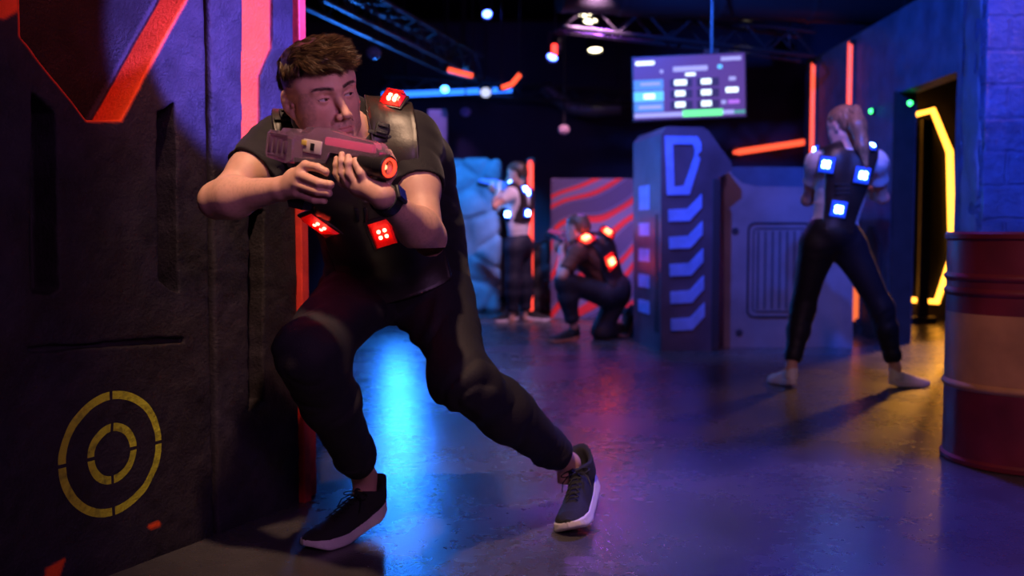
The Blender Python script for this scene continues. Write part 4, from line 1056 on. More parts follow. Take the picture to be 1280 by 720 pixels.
slab('wall_room_back', (4.6, 9.75, 1.3), (3.3, .1, 2.6), mat('dark_room_wall', (.03, .025, .022), .6, noise=.3, bump=.2, bscale=14))
slab('wall_room_side', (5.9, 6.8, 1.3), (.1, 6, 2.6), M_black); slab('wall_room_front', (4.5, 4.6, 1.3), (2.8, .1, 2.6), M_black)
struct(MB().box((4.55, 7.2, 2.62), (2.85, 5.3, .06)).build('ceiling_room', M_black))
M_amber = emis('amber_neon', (1.0, .36, .03), 6.0); M_redneon = emis('orange_red_neon', (1.0, .085, .035), 2.0)
M_tray = mat('neon_tray', (.02, .02, .02), .5)
hexpts = [P(x, y, 9.62) for x, y in ((1165, 138), (1186, 190), (1189, 320), (1170, 377), (1128, 374), (1108, 335), (1104, 195), (1122, 149))]
hx = thing('neon_hexagon', 'amber neon tube bent into a tall hexagonal frame inside the doorway', 'neon light', (hexpts[5][0], 9.66, hexpts[0][2]-.9))
MB().tube([(p[0], 9.60, p[2]) for p in hexpts], .030, 10, closed=True).build('tube', M_amber, hx, smooth=True)
MB().tube([(p[0], 9.64, p[2]) for p in hexpts], .036, 6, closed=True).build('backing', M_tray, hx)
MB().prism([(p[0]*.94+.06*hexpts[6][0], p[2]*.96+.04) for p in hexpts], 9.62, 9.66).build('panel', mat('black_gloss_panel', (.01, .01, .01), .3), hx)
# dark pillars inside the room
pp_ = thing('dark_post', 'narrow black post inside the doorway in front of the amber frame', 'post', (P(1148, 400, 9.3)[0], 9.3, 0))
q = P(1156, 380, 9.3); MB().box((q[0], 9.35, .98), (.10, .06, 1.95), bev=.01).box((q[0], 9.35, .03), (.24, .14, .06), bev=.01).build('column', mat('black_post', (.02, .016, .014), .5), pp_)
def neon(name, pts, label, r=.022, m=None, group=None, cat='neon light', back=(0, .04, 0), hang=False):
    t = thing(name, label, cat, tuple(np.mean(pts, 0)), group)
    mb = MB().tube([tuple(p) for p in pts], r, 10); mb.build('tube', m or M_redneon, t, smooth=True)
    MB().tube([tuple(A3(p)+A3(back)) for p in pts], r*1.25, 6).build('backing', M_tray, t)
    for e in (pts[0], pts[-1]):
        MB().box(tuple(A3(e)+A3(back)*.6), (r*3, r*3, r*2), bev=.004).build('end_cap', M_tray, t)
        if hang: MB().tube([tuple(A3(e)+A3(back)), (e[0]+back[0], e[1]+back[1], 3.7)], .006, 6).build('hanging_wire', M_tray, t)
    return t
def wallpt(px, py):   # point on the right wall plane x = XR
    u = (px-640)/FPX; d = P(px, py, 1.0)-A3((0, 0, CAMZ)); return A3((0, 0, CAMZ))+d*(XR/d[0])
for (x, y0, y1, lab) in ((1022, 79, 300, 'shorter left one of two upright orange red neon tubes on the blue wall'), (1069, 53, 290, 'right of the two upright orange red neon tubes on blue wall, reaching higher')):
    a = wallpt(x, y0); b = A3((a[0], a[1], .88+.88*0-(.0))); b[2] = 1.05
    neon('neon_tube', [a+A3((-.04, 0, 0)), b+A3((-.04, 0, 0))], lab, .022, back=(.03, 0, 0))
a = wallpt(1080, 318); b = A3((a[0], a[1], .12)); neon('neon_tube', [a+A3((-.06, 0, 0)), b+A3((-.06, 0, 0))], 'low upright orange neon tube near the floor, seen between the legs of the woman', .024, emis('dim_orange_neon', (1, .16, .03), 1.1), back=(.04, 0, 0))
a = wallpt(1062, 350); b = A3((a[0], a[1], .1)); neon('light_strip', [a+A3((-.05, 0, 0)), b+A3((-.05, 0, 0))], 'dim pinkish strip near the floor behind the woman knee', .02, emis('dim_pink_strip', (.7, .3, .25), .35), back=(.04, 0, 0))
c = [wallpt(x, y) for x, y in ((1084, 285), (1108, 300), (1110, 430), (1076, 425))]
t = thing('black_niche_panel', 'black cut-corner panel on the lower blue wall behind the woman right knee', 'panel', (XR, c[0][1], .5))
a0, a1 = c[1][1]+.1, c[0][1]; pl = [(a0, .02), (a1, .02), (a1, .82), (a1-.1, .93), (a0+.15, .93), (a0, .78)]
mb = MB(); M90 = Matrix(((0, 1, 0, 0), (1, 0, 0, 0), (0, 0, 1, 0), (0, 0, 0, 1))); mb.prism(pl, XR-.03, XR, M90); mb.build('panel', M_black, t)
neon('neon_tube', [P(916, 191, 11.79), P(1010, 177, 11.79)], 'nearly level orange red neon bar above the low barrier', .034, M_redneon)
neon('neon_tube', [P(663, 201, 10.2), P(663, 395, 10.2)], 'upright red neon tube behind the far player in white', .030, emis('red_neon', (1, .06, .035), 2.4))
neon('neon_tube', [P(560, 87, 8.3), P(591, 95, 8.3)], 'short straight orange neon stick under the ceiling', .022, M_redneon, hang=True)
neon('neon_tube', [P(627, 110, 8.3), P(640, 105, 8.3), P(650, 93, 8.3)], 'short bent orange neon stick under the ceiling', .022, M_redneon, hang=True)
M_green = emis('green_led', (.05, 1, .2), 6)
for x, y, X_, lab in ((1093, 139, None, 'tiny green light on blue wall left of the doorway'), (1137, 129, None, 'tiny green light at the top of the doorway jamb')):
    q = wallpt(x, y); q[0] = XR-.02
    if x > 1100: q = A3((XR+.085, 7.58, P(x, y, 7.58)[2]))
    t = thing('indicator_light', lab, 'light', tuple(q), None); RY = Matrix.Rotation(-math.pi/2, 3, 'Y') if x < 1100 else Matrix.Rotation(math.pi/2, 3, 'X')
    MB().lathe([(.001, .022), (.016, .018), (.02, 0)], c=tuple(q), n=16, axis=RY).build('lens', M_green, t, smooth=True); MB().lathe([(.02, .004), (.03, .003), (.03, -.02)], c=tuple(q), n=16, axis=RY).build('bezel', M_tray, t)
t = neon('light_strip', [P(1137, 192, 7.66), P(1137, 402, 7.66)], 'thin green light strip just inside the doorway', .008, emis('green_strip', (.02, .7, .15), 1.6), back=(.0, .02, 0))

# brick column on the right
M_brick = blockwall_mat('glossy_blue_grey_brick', (0.08, 0.12, 0.26), .23, .155, .24, .010, .10, 1.0, 1.0, 'X')
Yc = 4.6; xa, xb = P(1227, 300, Yc)[0], P(1330, 300, Yc)[0]; xc = P(1190, 300, Yc)[0]
struct(MB().box(((xa+xb)/2, Yc+.13, 1.875), (xb-xa, .26, 3.75), bev=.012).build('wall_brick_column', M_brick))
def rough_col():   # crumbly plaster coat on the left face of the column
    lo = np.array([xa-.06, Yc+.02, 0]); hi = np.array([xa+.04, Yc+.36, 3.75]); h = .014; n = np.ceil((hi-lo)/h).astype(int)+1
    X = (lo[0]+h*np.arange(n[0]))[:, None, None]; Y = (lo[1]+h*np.arange(n[1]))[None, :, None]; Z = (lo[2]+h*np.arange(n[2]))[None, None, :]
    F = smax(xa-.006-X+vnoise(X*9+Y*9, Y*9, Z*9)*.016, X-(xa+.02), .01)
    F = smax(F, Yc+.055-Y+vnoise(X*8, Y*0+2, Z*11)*.05, .01); F = smax(F, Y-Yc-.235, .02)
    return nets(F, lo, h)
V, Q = rough_col(); struct(link('wall_plaster_column', fastmesh('wall_plaster_column', V, Q), mat('rough_blue_plaster', (.12, .13, .18), .6, noise=.3, bump=.5, bscale=12)))

# oil drum
def drum():
    t = thing('oil_drum', 'dented dark red steel drum with a tan middle band, standing at the right edge', 'barrel', (1.975, 3.70, 0))
    a = MB(); r = .286
    def seg(z0, z1): return [(r, z0), (r, z1)]
    M_r = mat('dark_red_drum_paint', (0.16, 0.016, 0.022), .42, noise=.35, nscale=5, bump=.12, bscale=14, rvar=.12)
    M_t = mat('tan_drum_paint', (0.50, 0.25, 0.09), .45, noise=.3, nscale=5, bump=.12, bscale=14, rvar=.12)
    def rib(z, n=7): return [(r+.010*math.sin(math.pi*i/n), z-.016+.032*i/n) for i in range(n+1)]
    top = [(r, .575)]+[(r, .60)]+rib(.655)[0:]+[(r, .69)]+rib(.71)+[(r, .74), (r, .848), (r+.009, .856), (r+.010, .872), (r+.004, .881), (r-.006, .878), (r-.012, .862)]
    MB().lathe(top, c=(1.975, 3.70, 0), n=72).build('upper_shell', M_r, t, smooth=True)
    MB().lathe([(r, .285)]+rib(.30)+[(r, .33), (r, .56)]+[(r, .575)], c=(1.975, 3.70, 0), n=72).build('middle_band', M_t, t, smooth=True)
    MB().lathe([(r-.004, 0.0), (r+.008, .004), (r+.010, .02), (r, .03), (r, .285)], c=(1.975, 3.70, 0), n=72).build('lower_shell', M_r, t, smooth=True)
    MB().lathe([(r-.012, .862), (r-.014, .855), (.001, .855)], c=(1.975, 3.70, 0), n=72).build('lid', M_r, t, smooth=True)
    MB().lathe([(.001, .872), (.024, .872), (.028, .866), (.028, .855)], c=(2.11, 3.62, 0), n=24).build('bung_cap', M_tray, t, smooth=True)
    return t
drum()

# rock-look bunker at far left
def rock(name, label, x0, x1, y0, y1, Y, depth, m, seed=0, h=.022):
    a, b = P(x0, y1, Y), P(x1, y0, Y); ztop = b[2]; cx, hw = (a[0]+b[0])/2, (b[0]-a[0])/2
    lo = np.array([cx-hw-.12, Y-.12, -.02]); hi = np.array([cx+hw+.12, Y+depth+.12, ztop+.1]); n = np.ceil((hi-lo)/h).astype(int)+1
    X = (lo[0]+h*np.arange(n[0]))[:, None, None]; Yy = (lo[1]+h*np.arange(n[1]))[None, :, None]; Z = (lo[2]+h*np.arange(n[2]))[None, None, :]
    q = [np.abs(X-cx)-hw+.06, np.abs(Yy-Y-depth/2)-depth/2+.06, np.abs(Z-ztop/2)-ztop/2+.06]
    F = np.sqrt(np.maximum(q[0], 0)**2+np.maximum(q[1], 0)**2+np.maximum(q[2], 0)**2)+np.minimum(np.maximum(np.maximum(q[0], q[1]), q[2]), 0)-.06
    rg = np.random.default_rng(seed); S = rg.random((40, 3))*(hi-lo)+lo
    d1 = np.full(n, 9.); d2 = np.full(n, 9.)
    for s in S:
        d = np.sqrt((X-s[0])**2+((Yy-s[1])*.9)**2+(Z-s[2])**2); d2 = np.minimum(d2, np.maximum(d1, d)); d1 = np.minimum(d1, d)
    F = F+.035*np.exp(-((d2-d1)/.045)**2)+vnoise(X*6, Yy*6, Z*6)*.03
    V, Q = nets(F, lo, h); return tag(link(name, fastmesh(name, V, Q), m), label, 'bunker')
rock('rock_bunker', 'tall blue-lit fake rock bunker left of the far player in white', 553, 626, 197, 391, 10.6, .5, mat('fake_rock', (.22, .26, .30), .6, noise=.35, nscale=4, bump=.4, bscale=10), 4)
rock('rock_bunker', 'low black fake rock lump between the red neon tube and the mural', 664, 690, 300, 392, 10.4, .35, mat('dark_fake_rock', (.03, .028, .032), .6, noise=.35, nscale=5, bump=.5, bscale=12), 9)
# mural wall
def mural_mat():
    m = bpy.data.materials.new('painted_mural'); m.use_nodes = True; nt = m.node_tree; N = nt.nodes; L = nt.links; b = N['Principled BSDF']
    tc = N.new('ShaderNodeTexCoord'); mp = N.new('ShaderNodeMapping'); mp.inputs['Rotation'].default_value = (0, R(38), 0); L.new(tc.outputs['Object'], mp.inputs[0])
    wv = N.new('ShaderNodeTexWave'); wv.wave_type = 'BANDS'; wv.bands_direction = 'Z'; wv.inputs['Scale'].default_value = .85; wv.inputs['Distortion'].default_value = 7.0; wv.inputs['Detail'].default_value = 1.0; wv.inputs['Detail Scale'].default_value = 1.1
    L.new(mp.outputs[0], wv.inputs['Vector']); cr = N.new('ShaderNodeValToRGB'); cr.color_ramp.interpolation = 'CONSTANT'; e = cr.color_ramp.elements
    e[0].position = 0; e[0].color = (.10, .07, .16, 1); e[1].position = .34; e[1].color = (.22, .15, .30, 1)
    for p, c in ((.46, (.05, .04, .06, 1)), (.54, (.85, .03, .03, 1)), (.90, (.22, .16, .28, 1))): x = e.new(p); x.color = c
    L.new(wv.outputs[0], cr.inputs[0]); L.new(cr.outputs[0], b.inputs['Base Color']); b.inputs['Roughness'].default_value = .55; return m
mu0, mu1 = P(689, 223, 9.8), P(800, 223, 9.8)
tag(MB().box(((mu0[0]+mu1[0])/2, 9.85, mu0[2]/2), (mu1[0]-mu0[0], .08, mu0[2]), bev=.006).build('mural_board', mural_mat()), 'board painted with red and violet swirls behind the kneeling player', 'mural')
struct(MB().box((1.0, 11.9, 1.75), (10, .12, 3.3)).build('wall_rear_partition', mat('dark_violet_partition', (.03, .022, .045), .6, noise=.4, nscale=1.2)))
q0, q1 = P(535, 137, 11.3), P(559, 300, 11.3)
struct(MB().box(((q0[0]+q1[0])/2, 11.4, q0[2]/2), (q1[0]-q0[0], .22, q0[2]), bev=.01).build('wall_pale_pillar', mat('pale_pillar_paint', (.6, .55, .62), .5)))
lamp('SPOT', 'violet_pillar_spot', (-.75, 9.9, 3.2), (-.85, 11.3, 1.9), (.45, .22, 1.0), 60, .05, spot=30, blend=.5)

# hanging scoreboard
YS = 7.9
tl, tr_, bl = P(791, 73, YS), P(930, 66, YS-.12), P(793, 150, YS)
ex = unit(tr_-tl); ez = unit((tl-bl)-ex*((tl-bl) @ ex)); ey = np.cross(ez, ex); SW = np.linalg.norm(tr_-tl); SH = np.linalg.norm(tl-bl)
SM = Matrix(((ex[0], ey[0], ez[0], bl[0]), (ex[1], ey[1], ez[1], bl[1]), (ex[2], ey[2], ez[2], bl[2]), (0, 0, 0, 1)))
sb = thing('scoreboard', 'wide flat scoreboard screen glowing violet and blue, hung from the ceiling', 'screen', tuple(bl+ex*SW/2))
MB().box((SW/2, .030, SH/2), (SW+.03, .05, SH+.03), bev=.006).xf(SM).build('casing', M_gblack, sb)
MB().box((SW/2, .003, SH/2), (SW, .006, SH)).xf(SM).build('screen_panel', emis('screen_violet', (.12, .05, .30), .8), sb)
def bar(n, u0, v0, u1, v1, m, y=-.003): MB().box(((u0+u1)/2*SW, y, (1-(v0+v1)/2)*SH), ((u1-u0)*SW, .004, (v1-v0)*SH), bev=.0012).xf(SM).build(n, m, sb)
e_b1 = emis('screen_blue', (.10, .30, .95), 1.0); e_b2 = emis('screen_bright_blue', (.10, .45, 1.0), 1.7); e_dk = emis('screen_dark_cell', (.05, .03, .12), .35)
e_w = emis('screen_white', (.70, .85, 1.0), 2.2); e_g = emis('screen_green', (.12, .85, .22), 1.7); e_l = emis('screen_lilac', (.40, .40, .95), 1.1); e_p = emis('screen_purple', (.45, .15, .85), 1.2)
bar('row_cell', .0, .36, .27, .53, e_b1); bar('row_cell', .0, .55, .27, .71, e_b2); bar('row_cell', .0, .73, .27, .88, e_b1)
for r_ in (.36, .535, .715):
    for c_ in (.33, .57): bar('score_cell', c_, r_+.01, c_+.20, r_+.145, e_dk)
bar('header_mark', .02, .06, .19, .12, e_w); bar('header_mark', .79, .05, .97, .11, e_l); bar('title_mark', .36, .17, .67, .25, e_l); bar('title_mark', .47, .28, .56, .325, e_w)
bar('badge', .24, .21, .27, .26, e_l); bar('badge', .76, .17, .80, .23, e_b2)
for r_, c_, w_ in ((.385, .37, .11), (.385, .61, .09), (.56, .375, .09), (.56, .61, .09), (.74, .375, .09), (.74, .61, .09)): bar('score_mark', c_, r_, c_+w_, r_+.085, e_w, -.007)
bar('name_mark', .06, .41, .24, .45, e_l, -.007); bar('name_mark', .09, .59, .19, .67, e_w, -.007); bar('name_mark', .04, .78, .25, .83, e_l, -.007)
bar('side_mark', .86, .37, .92, .43, e_l); bar('side_mark', .83, .54, .94, .62, e_w); bar('side_mark', .79, .74, .83, .80, e_l); bar('side_mark', .85, .74, .95, .80, e_p)
bar('status_bar', .0, .90, .44, .97, e_l); bar('status_bar', .44, .88, .80, .98, e_g); bar('status_bar', .80, .90, .90, .965, e_l); bar('status_bar', .90, .91, 1.0, .96, emis('screen_teal', (.1, .5, .4), .8))
pq = bl+ex*SW*.72+ez*SH; MB().tube([tuple(pq+A3((0, .05, 0))), (pq[0], pq[1]+.05, 3.7)], .015, 8).box((pq[0], pq[1]+.06, pq[2]-.05), (.12, .03, .2)).build('hanger_pole', mat('steel', (.08, .08, .08), .4, .8), sb)

# ------------------------------------------------------------------ ceiling gear
M_steel = mat('dark_truss', (.05, .05, .055), .4, .5)
def truss(name, a, b, label, w_=.22):
    a, b = A3(a), A3(b); d = unit(b-a); s = unit(np.cross(d, (0, 0, 1))); L_ = np.linalg.norm(b-a)
    t = thing(name, label, 'truss', tuple((a+b)/2))
    for i, j in ((1, 1), (1, -1), (-1, 1), (-1, -1)):
        o = s*i*w_/2+A3((0, 0, j*w_/2)); MB().tube([tuple(a+o), tuple(b+o)], .018, 8).build('chord', M_steel, t, smooth=True)
    mb = MB(); n = int(L_/w_)
    for k in range(n):
        p, q = a+d*L_*k/n, a+d*L_*(k+1)/n; sg = 1 if k % 2 else -1
        for i in (1, -1): mb.tube([tuple(p+s*i*w_/2+A3((0, 0, sg*w_/2))), tuple(q+s*i*w_/2-A3((0, 0, sg*w_/2)))], .010, 6)
        mb.tube([tuple(p+s*w_/2*sg+A3((0, 0, w_/2))), tuple(q-s*w_/2*sg+A3((0, 0, w_/2)))], .010, 6)
    mb.build('lacing', M_steel, t); 
    for f in (.08, .92):
        p = a+d*L_*f; MB().tube([tuple(p), (p[0], p[1], 3.7)], .012, 6).build('drop_rod', M_steel, t)
    return t
truss('lighting_truss', P(385, -20, 6.6), P(590, 85, 9.6), 'dark lattice truss running diagonally under the ceiling above the man head')
truss('lighting_truss', P(480, 104, 11.3), P(800, 124, 11.3), 'blue-lit lattice truss running level across the far ceiling', .16)
truss('lighting_truss', P(700, 20, 8.3), P(1010, 58, 9.0), 'dark lattice truss crossing above the scoreboard')
t = thing('ceiling_duct', 'round black air duct across the ceiling right of the scoreboard pole', 'duct', tuple(P(760, 40, 8.0)))
a, b = P(700, -10, 8.2), P(1160, 10, 9.0); MB().tube([tuple(a), tuple(b)], .17, 24).build('pipe', mat('black_duct', (.03, .03, .035), .45, .3), t, smooth=True)
for f in (.15, .4, .65, .9):
    p = a+(b-a)*f; dd = unit(b-a); MB().tube([tuple(p-dd*.02), tuple(p+dd*.02)], .18, 24).build('flange', M_steel, t, smooth=True)
t = thing('ceiling_duct', 'flexible silver grey duct sagging beneath the far ceiling', 'duct', tuple(P(700, 130, 11.2)))
pts = [P(x, y, 11.3) for x, y in ((680, 108), (700, 125), (715, 135), (740, 138), (780, 134))]; mb = MB()
pp2 = []; rs = []
for i in range(len(pts)-1):
    for k in range(8): pp2.append(tuple(pts[i]+(pts[i+1]-pts[i])*k/8)); rs.append(.075+.010*(k % 2))
mb.tube(pp2, rs, 12).build('hose', mat('foil_duct', (.25, .25, .26), .35, .6), t, smooth=True)
for x, y, c_, Yb in ((505, 150, (.02, .10, .9), 11.6),):
    pass
M_white = emis('warm_white_lamp', (1.0, .86, .55), 8); M_bl = emis('blue_lamp', (.06, .12, 1.0), 22); M_cy = emis('cyan_blue_lamp', (.05, .30, 1.0), 14); M_rl = emis('red_lamp', (1, .04, .03), 4)
def can(px, py, Y, m, label, aim=(0, -.30, -1), r=.075, group=None, L_=.20, glow=1.0):
    c = P(px, py, Y); a = unit(aim); F_ = frame(np.cross(a, (0, 1, .01)), -a)
    t = thing('spotlight', label, 'spotlight', tuple(c), group); M3 = Matrix(F_.tolist())
    MB().lathe([(r*.98, 0), (r*1.06, -.01), (r*1.10, 0), (r*1.08, L_*.75), (r*.7, L_), (.001, L_)], c=tuple(c), n=24, axis=M3).build('can', M_tray, t, smooth=True)
    MB().lathe([(.001, .012), (r*.9, .012), (r*.96, .02)], c=tuple(c), n=24, axis=M3).build('lens', m, t, smooth=True)
    top = c+F_ @ A3((0, 0, L_*.5)); s = F_[:, 0]
    MB().tube([tuple(top+s*r*1.15), tuple(top+s*r*1.2+A3((0, 0, .14))), tuple(top-s*r*1.2+A3((0, 0, .14))), tuple(top-s*r*1.15)], .008, 6).build('yoke', M_steel, t)
    MB().tube([tuple(top+A3((0, 0, .14))), (top[0], top[1], 3.7)], .010, 6).build('stem', M_steel, t)
    return t
can(731, 18, 9.3, M_white, 'upper of two touching warm white ceiling spotlights left of the scoreboard')
can(738, 27, 9.6, M_white, 'lower of two touching warm white ceiling spotlights left of the scoreboard', r=.07)
can(744, 63, 10.6, M_white, 'lone warm white ceiling spotlight just above the scoreboard left corner', r=.08)
can(936, 21, 9.7, M_white, 'warm white ceiling spotlight above the scoreboard right corner', r=.08)
can(609, 18, 8.6, M_bl, 'small bright blue ceiling spotlight aimed at the camera side', (.1, -.9, -.6), r=.04)
can(556, 112, 10.96, M_cy, 'blue spotlight on the level far truss', (0, -.9, -.4), r=.045, L_=.14)
can(607, 116, 10.96, emis('pale_lamp', (.5, .55, .8), 1.5), 'pale dim spotlight right of the blue ones on the level far truss', (0, -.9, -.4), r=.06, L_=.14)
t = can(690, 72, 8.9, M_bl, 'moving head spotlight glowing red and blue near the middle of the ceiling', (-.3, -.6, -.8), r=.05, L_=.22)
q = P(693, 62, 8.85); MB().box(tuple(q), (.05, .04, .10), bev=.01).build('red_side_lamp', M_rl, t)
MB().tube([tuple(P(478, 119, 11.16)), tuple(P(640, 112, 11.16))], .032, 8).build('tmp', emis('blue_strip_glow', (.02, .16, 1.0), 2.6)); o = bpy.data.objects['tmp']; o.name = 'light_strip'; tag(o, 'long thin blue light strip along the level far truss', 'light strip')
for px, py, Y, lab, m in ((467, 66, 7.5, 'small round blue-grey ceiling sensor right of the man head', (.25, .35, .55)), (705, 162, 9.5, 'small round pinkish ceiling sensor left of the tall bunker', (.55, .35, .40)), (582, 140, 10.5, 'small round violet ceiling sensor above the rock bunker', (.35, .25, .55))):
    c = P(px, py, Y); t = thing('ceiling_sensor', lab, 'sensor', tuple(c)); mb = MB(); bmesh.ops.create_uvsphere(mb.bm, u_segments=20, v_segments=12, radius=.058); mb.xf(Matrix.Translation(Vector(c)) @ Matrix.Diagonal((1, 1, .85, 1))).build('dome', mat('sensor_'+str(px), m, .35), t, smooth=True)
    MB().tube([tuple(c+A3((0, 0, .04))), (c[0], c[1], 3.7)], .008, 6).build('stem', M_steel, t)
lamp('SPOT', 'violet_ceiling_spot', (-.6, 5.0, 2.2), (-.8, 7.5, 3.6), (.22, .08, 1.0), 12, .08, spot=70, blend=.8)
lamp('SPOT', 'blue_ceiling_spot', (-.2, 8.8, 2.4), (-.1, 11.5, 2.5), (.03, .10, 1.0), 14, .08, spot=70, blend=.8)
# low blue wash fixture behind the man, the source of the long reflection on the floor
t = thing('floor_wash_light', 'upright blue LED wash light standing on the floor behind the man', 'stage light', (-1.11, 9.6, 0))
MB().box((-1.11, 9.6, 1.05), (.32, .10, 1.8), bev=.02).box((-1.11, 9.62, .15), (.12, .08, .30)).box((-1.11, 9.62, .02), (.40, .30, .04), bev=.01).build('housing', M_gblack, t)
MB().box((-1.11, 9.54, 1.2), (.24, .014, 1.3), bev=.004).build('lens', emis('blue_wash_lens', (.03, .26, 1.0), 6), t)

# ------------------------------------------------------------------ the other players
def copy_tree(o, parent=None):
    c = o.copy(); COL.objects.link(c)
    if parent is not None: c.parent = parent; c.matrix_parent_inverse = o.matrix_parent_inverse.copy()
    for ch in list(o.children): copy_tree(ch, c)
    return c
def place_gun(A, B, label, mats=None):
    """copy of the toy blaster with its rear at A pointing at B"""
    g = copy_tree(gun); x = unit(A3(B)-A3(A)); z = unit(A3((0, 0, 1))-x*x[2]); y = np.cross(z, x)
    N = Matrix(((x[0], y[0], z[0], A[0]), (x[1], y[1], z[1], A[1]), (x[2], y[2], z[2], A[2]), (0, 0, 0, 1)))
    g.matrix_basis = N @ GM.inverted() @ gun.matrix_basis; g['label'] = label
    if mats:
        def rec(o):
            for ch in o.children:
                if ch.type == 'MESH' and ch.data.materials[0].name in mats:
                    ch.data = ch.data.copy(); ch.data.materials[0] = mats[ch.data.materials[0].name]
                rec(ch)
        rec(g)
    return g
def grab(J, s, gx, k=1.0):
    """five-fingered hand closing on something held beyond the wrist"""
    wr, el = J['wr'+s], J['el'+s]; fd = unit(unit(wr-el)+unit(gx)*.3); nb = np.cross(fd, (0, 0, 1))*(-1 if s == 'L' else 1)
    return hand_prims(wr, fd, nb, 1 if s == 'L' else -1, k, (.7, 1.1, .7))
def player(label, J, HC, HM, HS, gx, k=.92, tee=None, pants=None, lens=None, led=None, long_hair=False, skin=SKIN, hv=.0075, shoes=(), feet_m=None, upper_m=None, hair_col=(.05, .03, .018), sleeve_f=.55, loose=1.0, hem_u=-.02, vest_m=None, folds=.006, pr_radii=None, vest_kw=None):
    man = thing('person', label, 'person', (J['pelvis'][0], J['pelvis'][1], 0))
    TP = torso_prims(J, 0, k)
    pr = TP+neck_prims(J, HM, HC, HS, .052*k)+head_prims(HC, HM, HS, False)+arm_prims(J, 'L', 0, k*.92)+arm_prims(J, 'R', 0, k*.92)+leg_prims(J, 'L', 0, k*.95)+leg_prims(J, 'R', 0, k*.95)
    for s in 'LR': pr += grab(J, s, gx, k) + [Cone(J['ank'+s], J['ank'+s]-A3((0, 0, .05)), .034, .034, .01)]
    pr.sort(key=lambda p: p.sub)
    parts = [sculpt(pr, .009)]
    V, Q = merge(parts); me = fastmesh('body', V, Q); setcol(me, 'tone', skin_tone(V, HC, HM, HS, base=skin, stubble=False)); link('body', me, M_skin, man)
    # hair
    T = lambda p: A3(HC)+HM @ (A3(p)*HS); hp = [Ell(T((0, .010, .060)), A3((.080, .100, .072))*HS, HM, .02), Ell(T((0, .055, .01)), A3((.068, .062, .07))*HS, HM, .03)]
    if long_hair:
        a = T((0, .108, .065)); b_ = a+A3((-.008, -.055, -.085)); c_ = a+A3((.010, -.085, -.21)); e_ = a+A3((.030, -.100, -.33)); hp += [Ell(a, A3((.026, .026, .026))*HS, HM, .02), Cone(a, b_, .028, .044, .02), Cone(b_, c_, .044, .036, .03), Cone(c_, e_, .036, .010, .02)]
    def pp(F, X, Y, Z):
        x, y, z = X-HC[0], Y-HC[1], Z-HC[2]; l = [(x*HM[0, i]+y*HM[1, i]+z*HM[2, i])/HS for i in range(3)]
        lim = np.where(l[1] < -.01, .062-l[2], (.045 if long_hair else .03)-l[2]-(l[1]+.01)*(1.6 if not long_hair else 2.2)); lim = np.where(l[1] > .075, -1., lim)
        lim = np.where(Y < HC[1]-.118*HS, -1., lim) if long_hair else lim
        return smax(F-vnoise(l[0]*160, l[1]*60, l[2]*30)*.006, lim*HS, .01)
    V, Q = sculpt(hp, .006, post=pp); me = fastmesh('hair', V, Q); n = vnoise(V[:, 0]*220, V[:, 1]*220, V[:, 2]*18); setcol(me, 'strand', np.array(hair_col)*(1+1.4*n)[:, None]); link('hair', me, M_hair, man)
    # shirt
    sp = inflate(TP, .010*loose)+[Cone(J['neck']+A3((0, 0, -.05)), J['neck']+A3((0, 0, .01)), .07*k, .058*k, .03)]; cuts = []
    for s in 'LR':
        sh, el = J['sh'+s], J['el'+s]; sp.append(Cone(sh, sh+(el-sh)*(sleeve_f+.08), .066*k, .064*k, .04)); cuts.append((sh+(el-sh)*sleeve_f, unit(el-sh), .11))
    cuts.append((J['neck']+A3((0, 0, .018)), A3((0, 0, 1)), .09))
    Mb, Hb = body_frame(J); fn = fold_noise(folds*1.3, 9, (.4, .1, .9))
    hem = J['pelvis']+Mb @ A3((0, 0, hem_u)); cuts.append((hem, -Mb[:, 2], .30))
    clothing('t_shirt', sp, hv, tee, man, cuts, disp=lambda x, y, z: fn(x, y, z))
    trousers(J, man, hv, pants, k*(.93 if loose <= 1 else .98), radii=pr_radii, folds=folds)
    for (org, d, bend, fl) in shoes: shoe(shoe_frame(d, None), org, man, bend=bend, flip=fl, upper_m=upper_m, sole_m=feet_m, h=.006, laces=False, s=.93*k/.92)
    kw = dict(thick=.026, lo_u=.06, hi_u=.4, half=([0, .2, .34, .42], [.13, .14, .13, .12]), strap_c=([.30, .40, .50, .62], [.070, .080, .100, .110]), strap_w=[.055, .050, .046, .046], neck_u=.38)
    kw.update(vest_kw or {})
    v = vest_sdf(J, TP, kw['thick'], kw['lo_u'], kw['hi_u'], kw['half'], kw['strap_c'], kw['strap_w'], kw['neck_u'], .007, man)
    return man, v, bvh_of(v), Mb
def put_lights(v, bv, spots, lens, led, Y, size=(.075, .085), up=None, lr=.010, dep=.02):
    for px, py in spots:
        r = hit(px, py, bv)
        if r[0] is None:
            q = bv.find_nearest(Vector(P(px, py, Y))); c, n = A3(q[0]), A3(q[1])
            if n @ (A3(P(px, py, Y))-c) < 0: n = -n
        else:
            c, n = A3(r[0]), A3(r[1]); n = -n if n @ (c-A3((0, 0, CAMZ))) > 0 else n
        u = up if up is not None else A3((0, 0, 1)); u = unit(u-n*(u @ n)+1e-6); light_module(np.stack([np.cross(n, u), n, u], 1), c+n*.006, size[0], size[1], lens, led, v, depth=dep, ledr=lr)

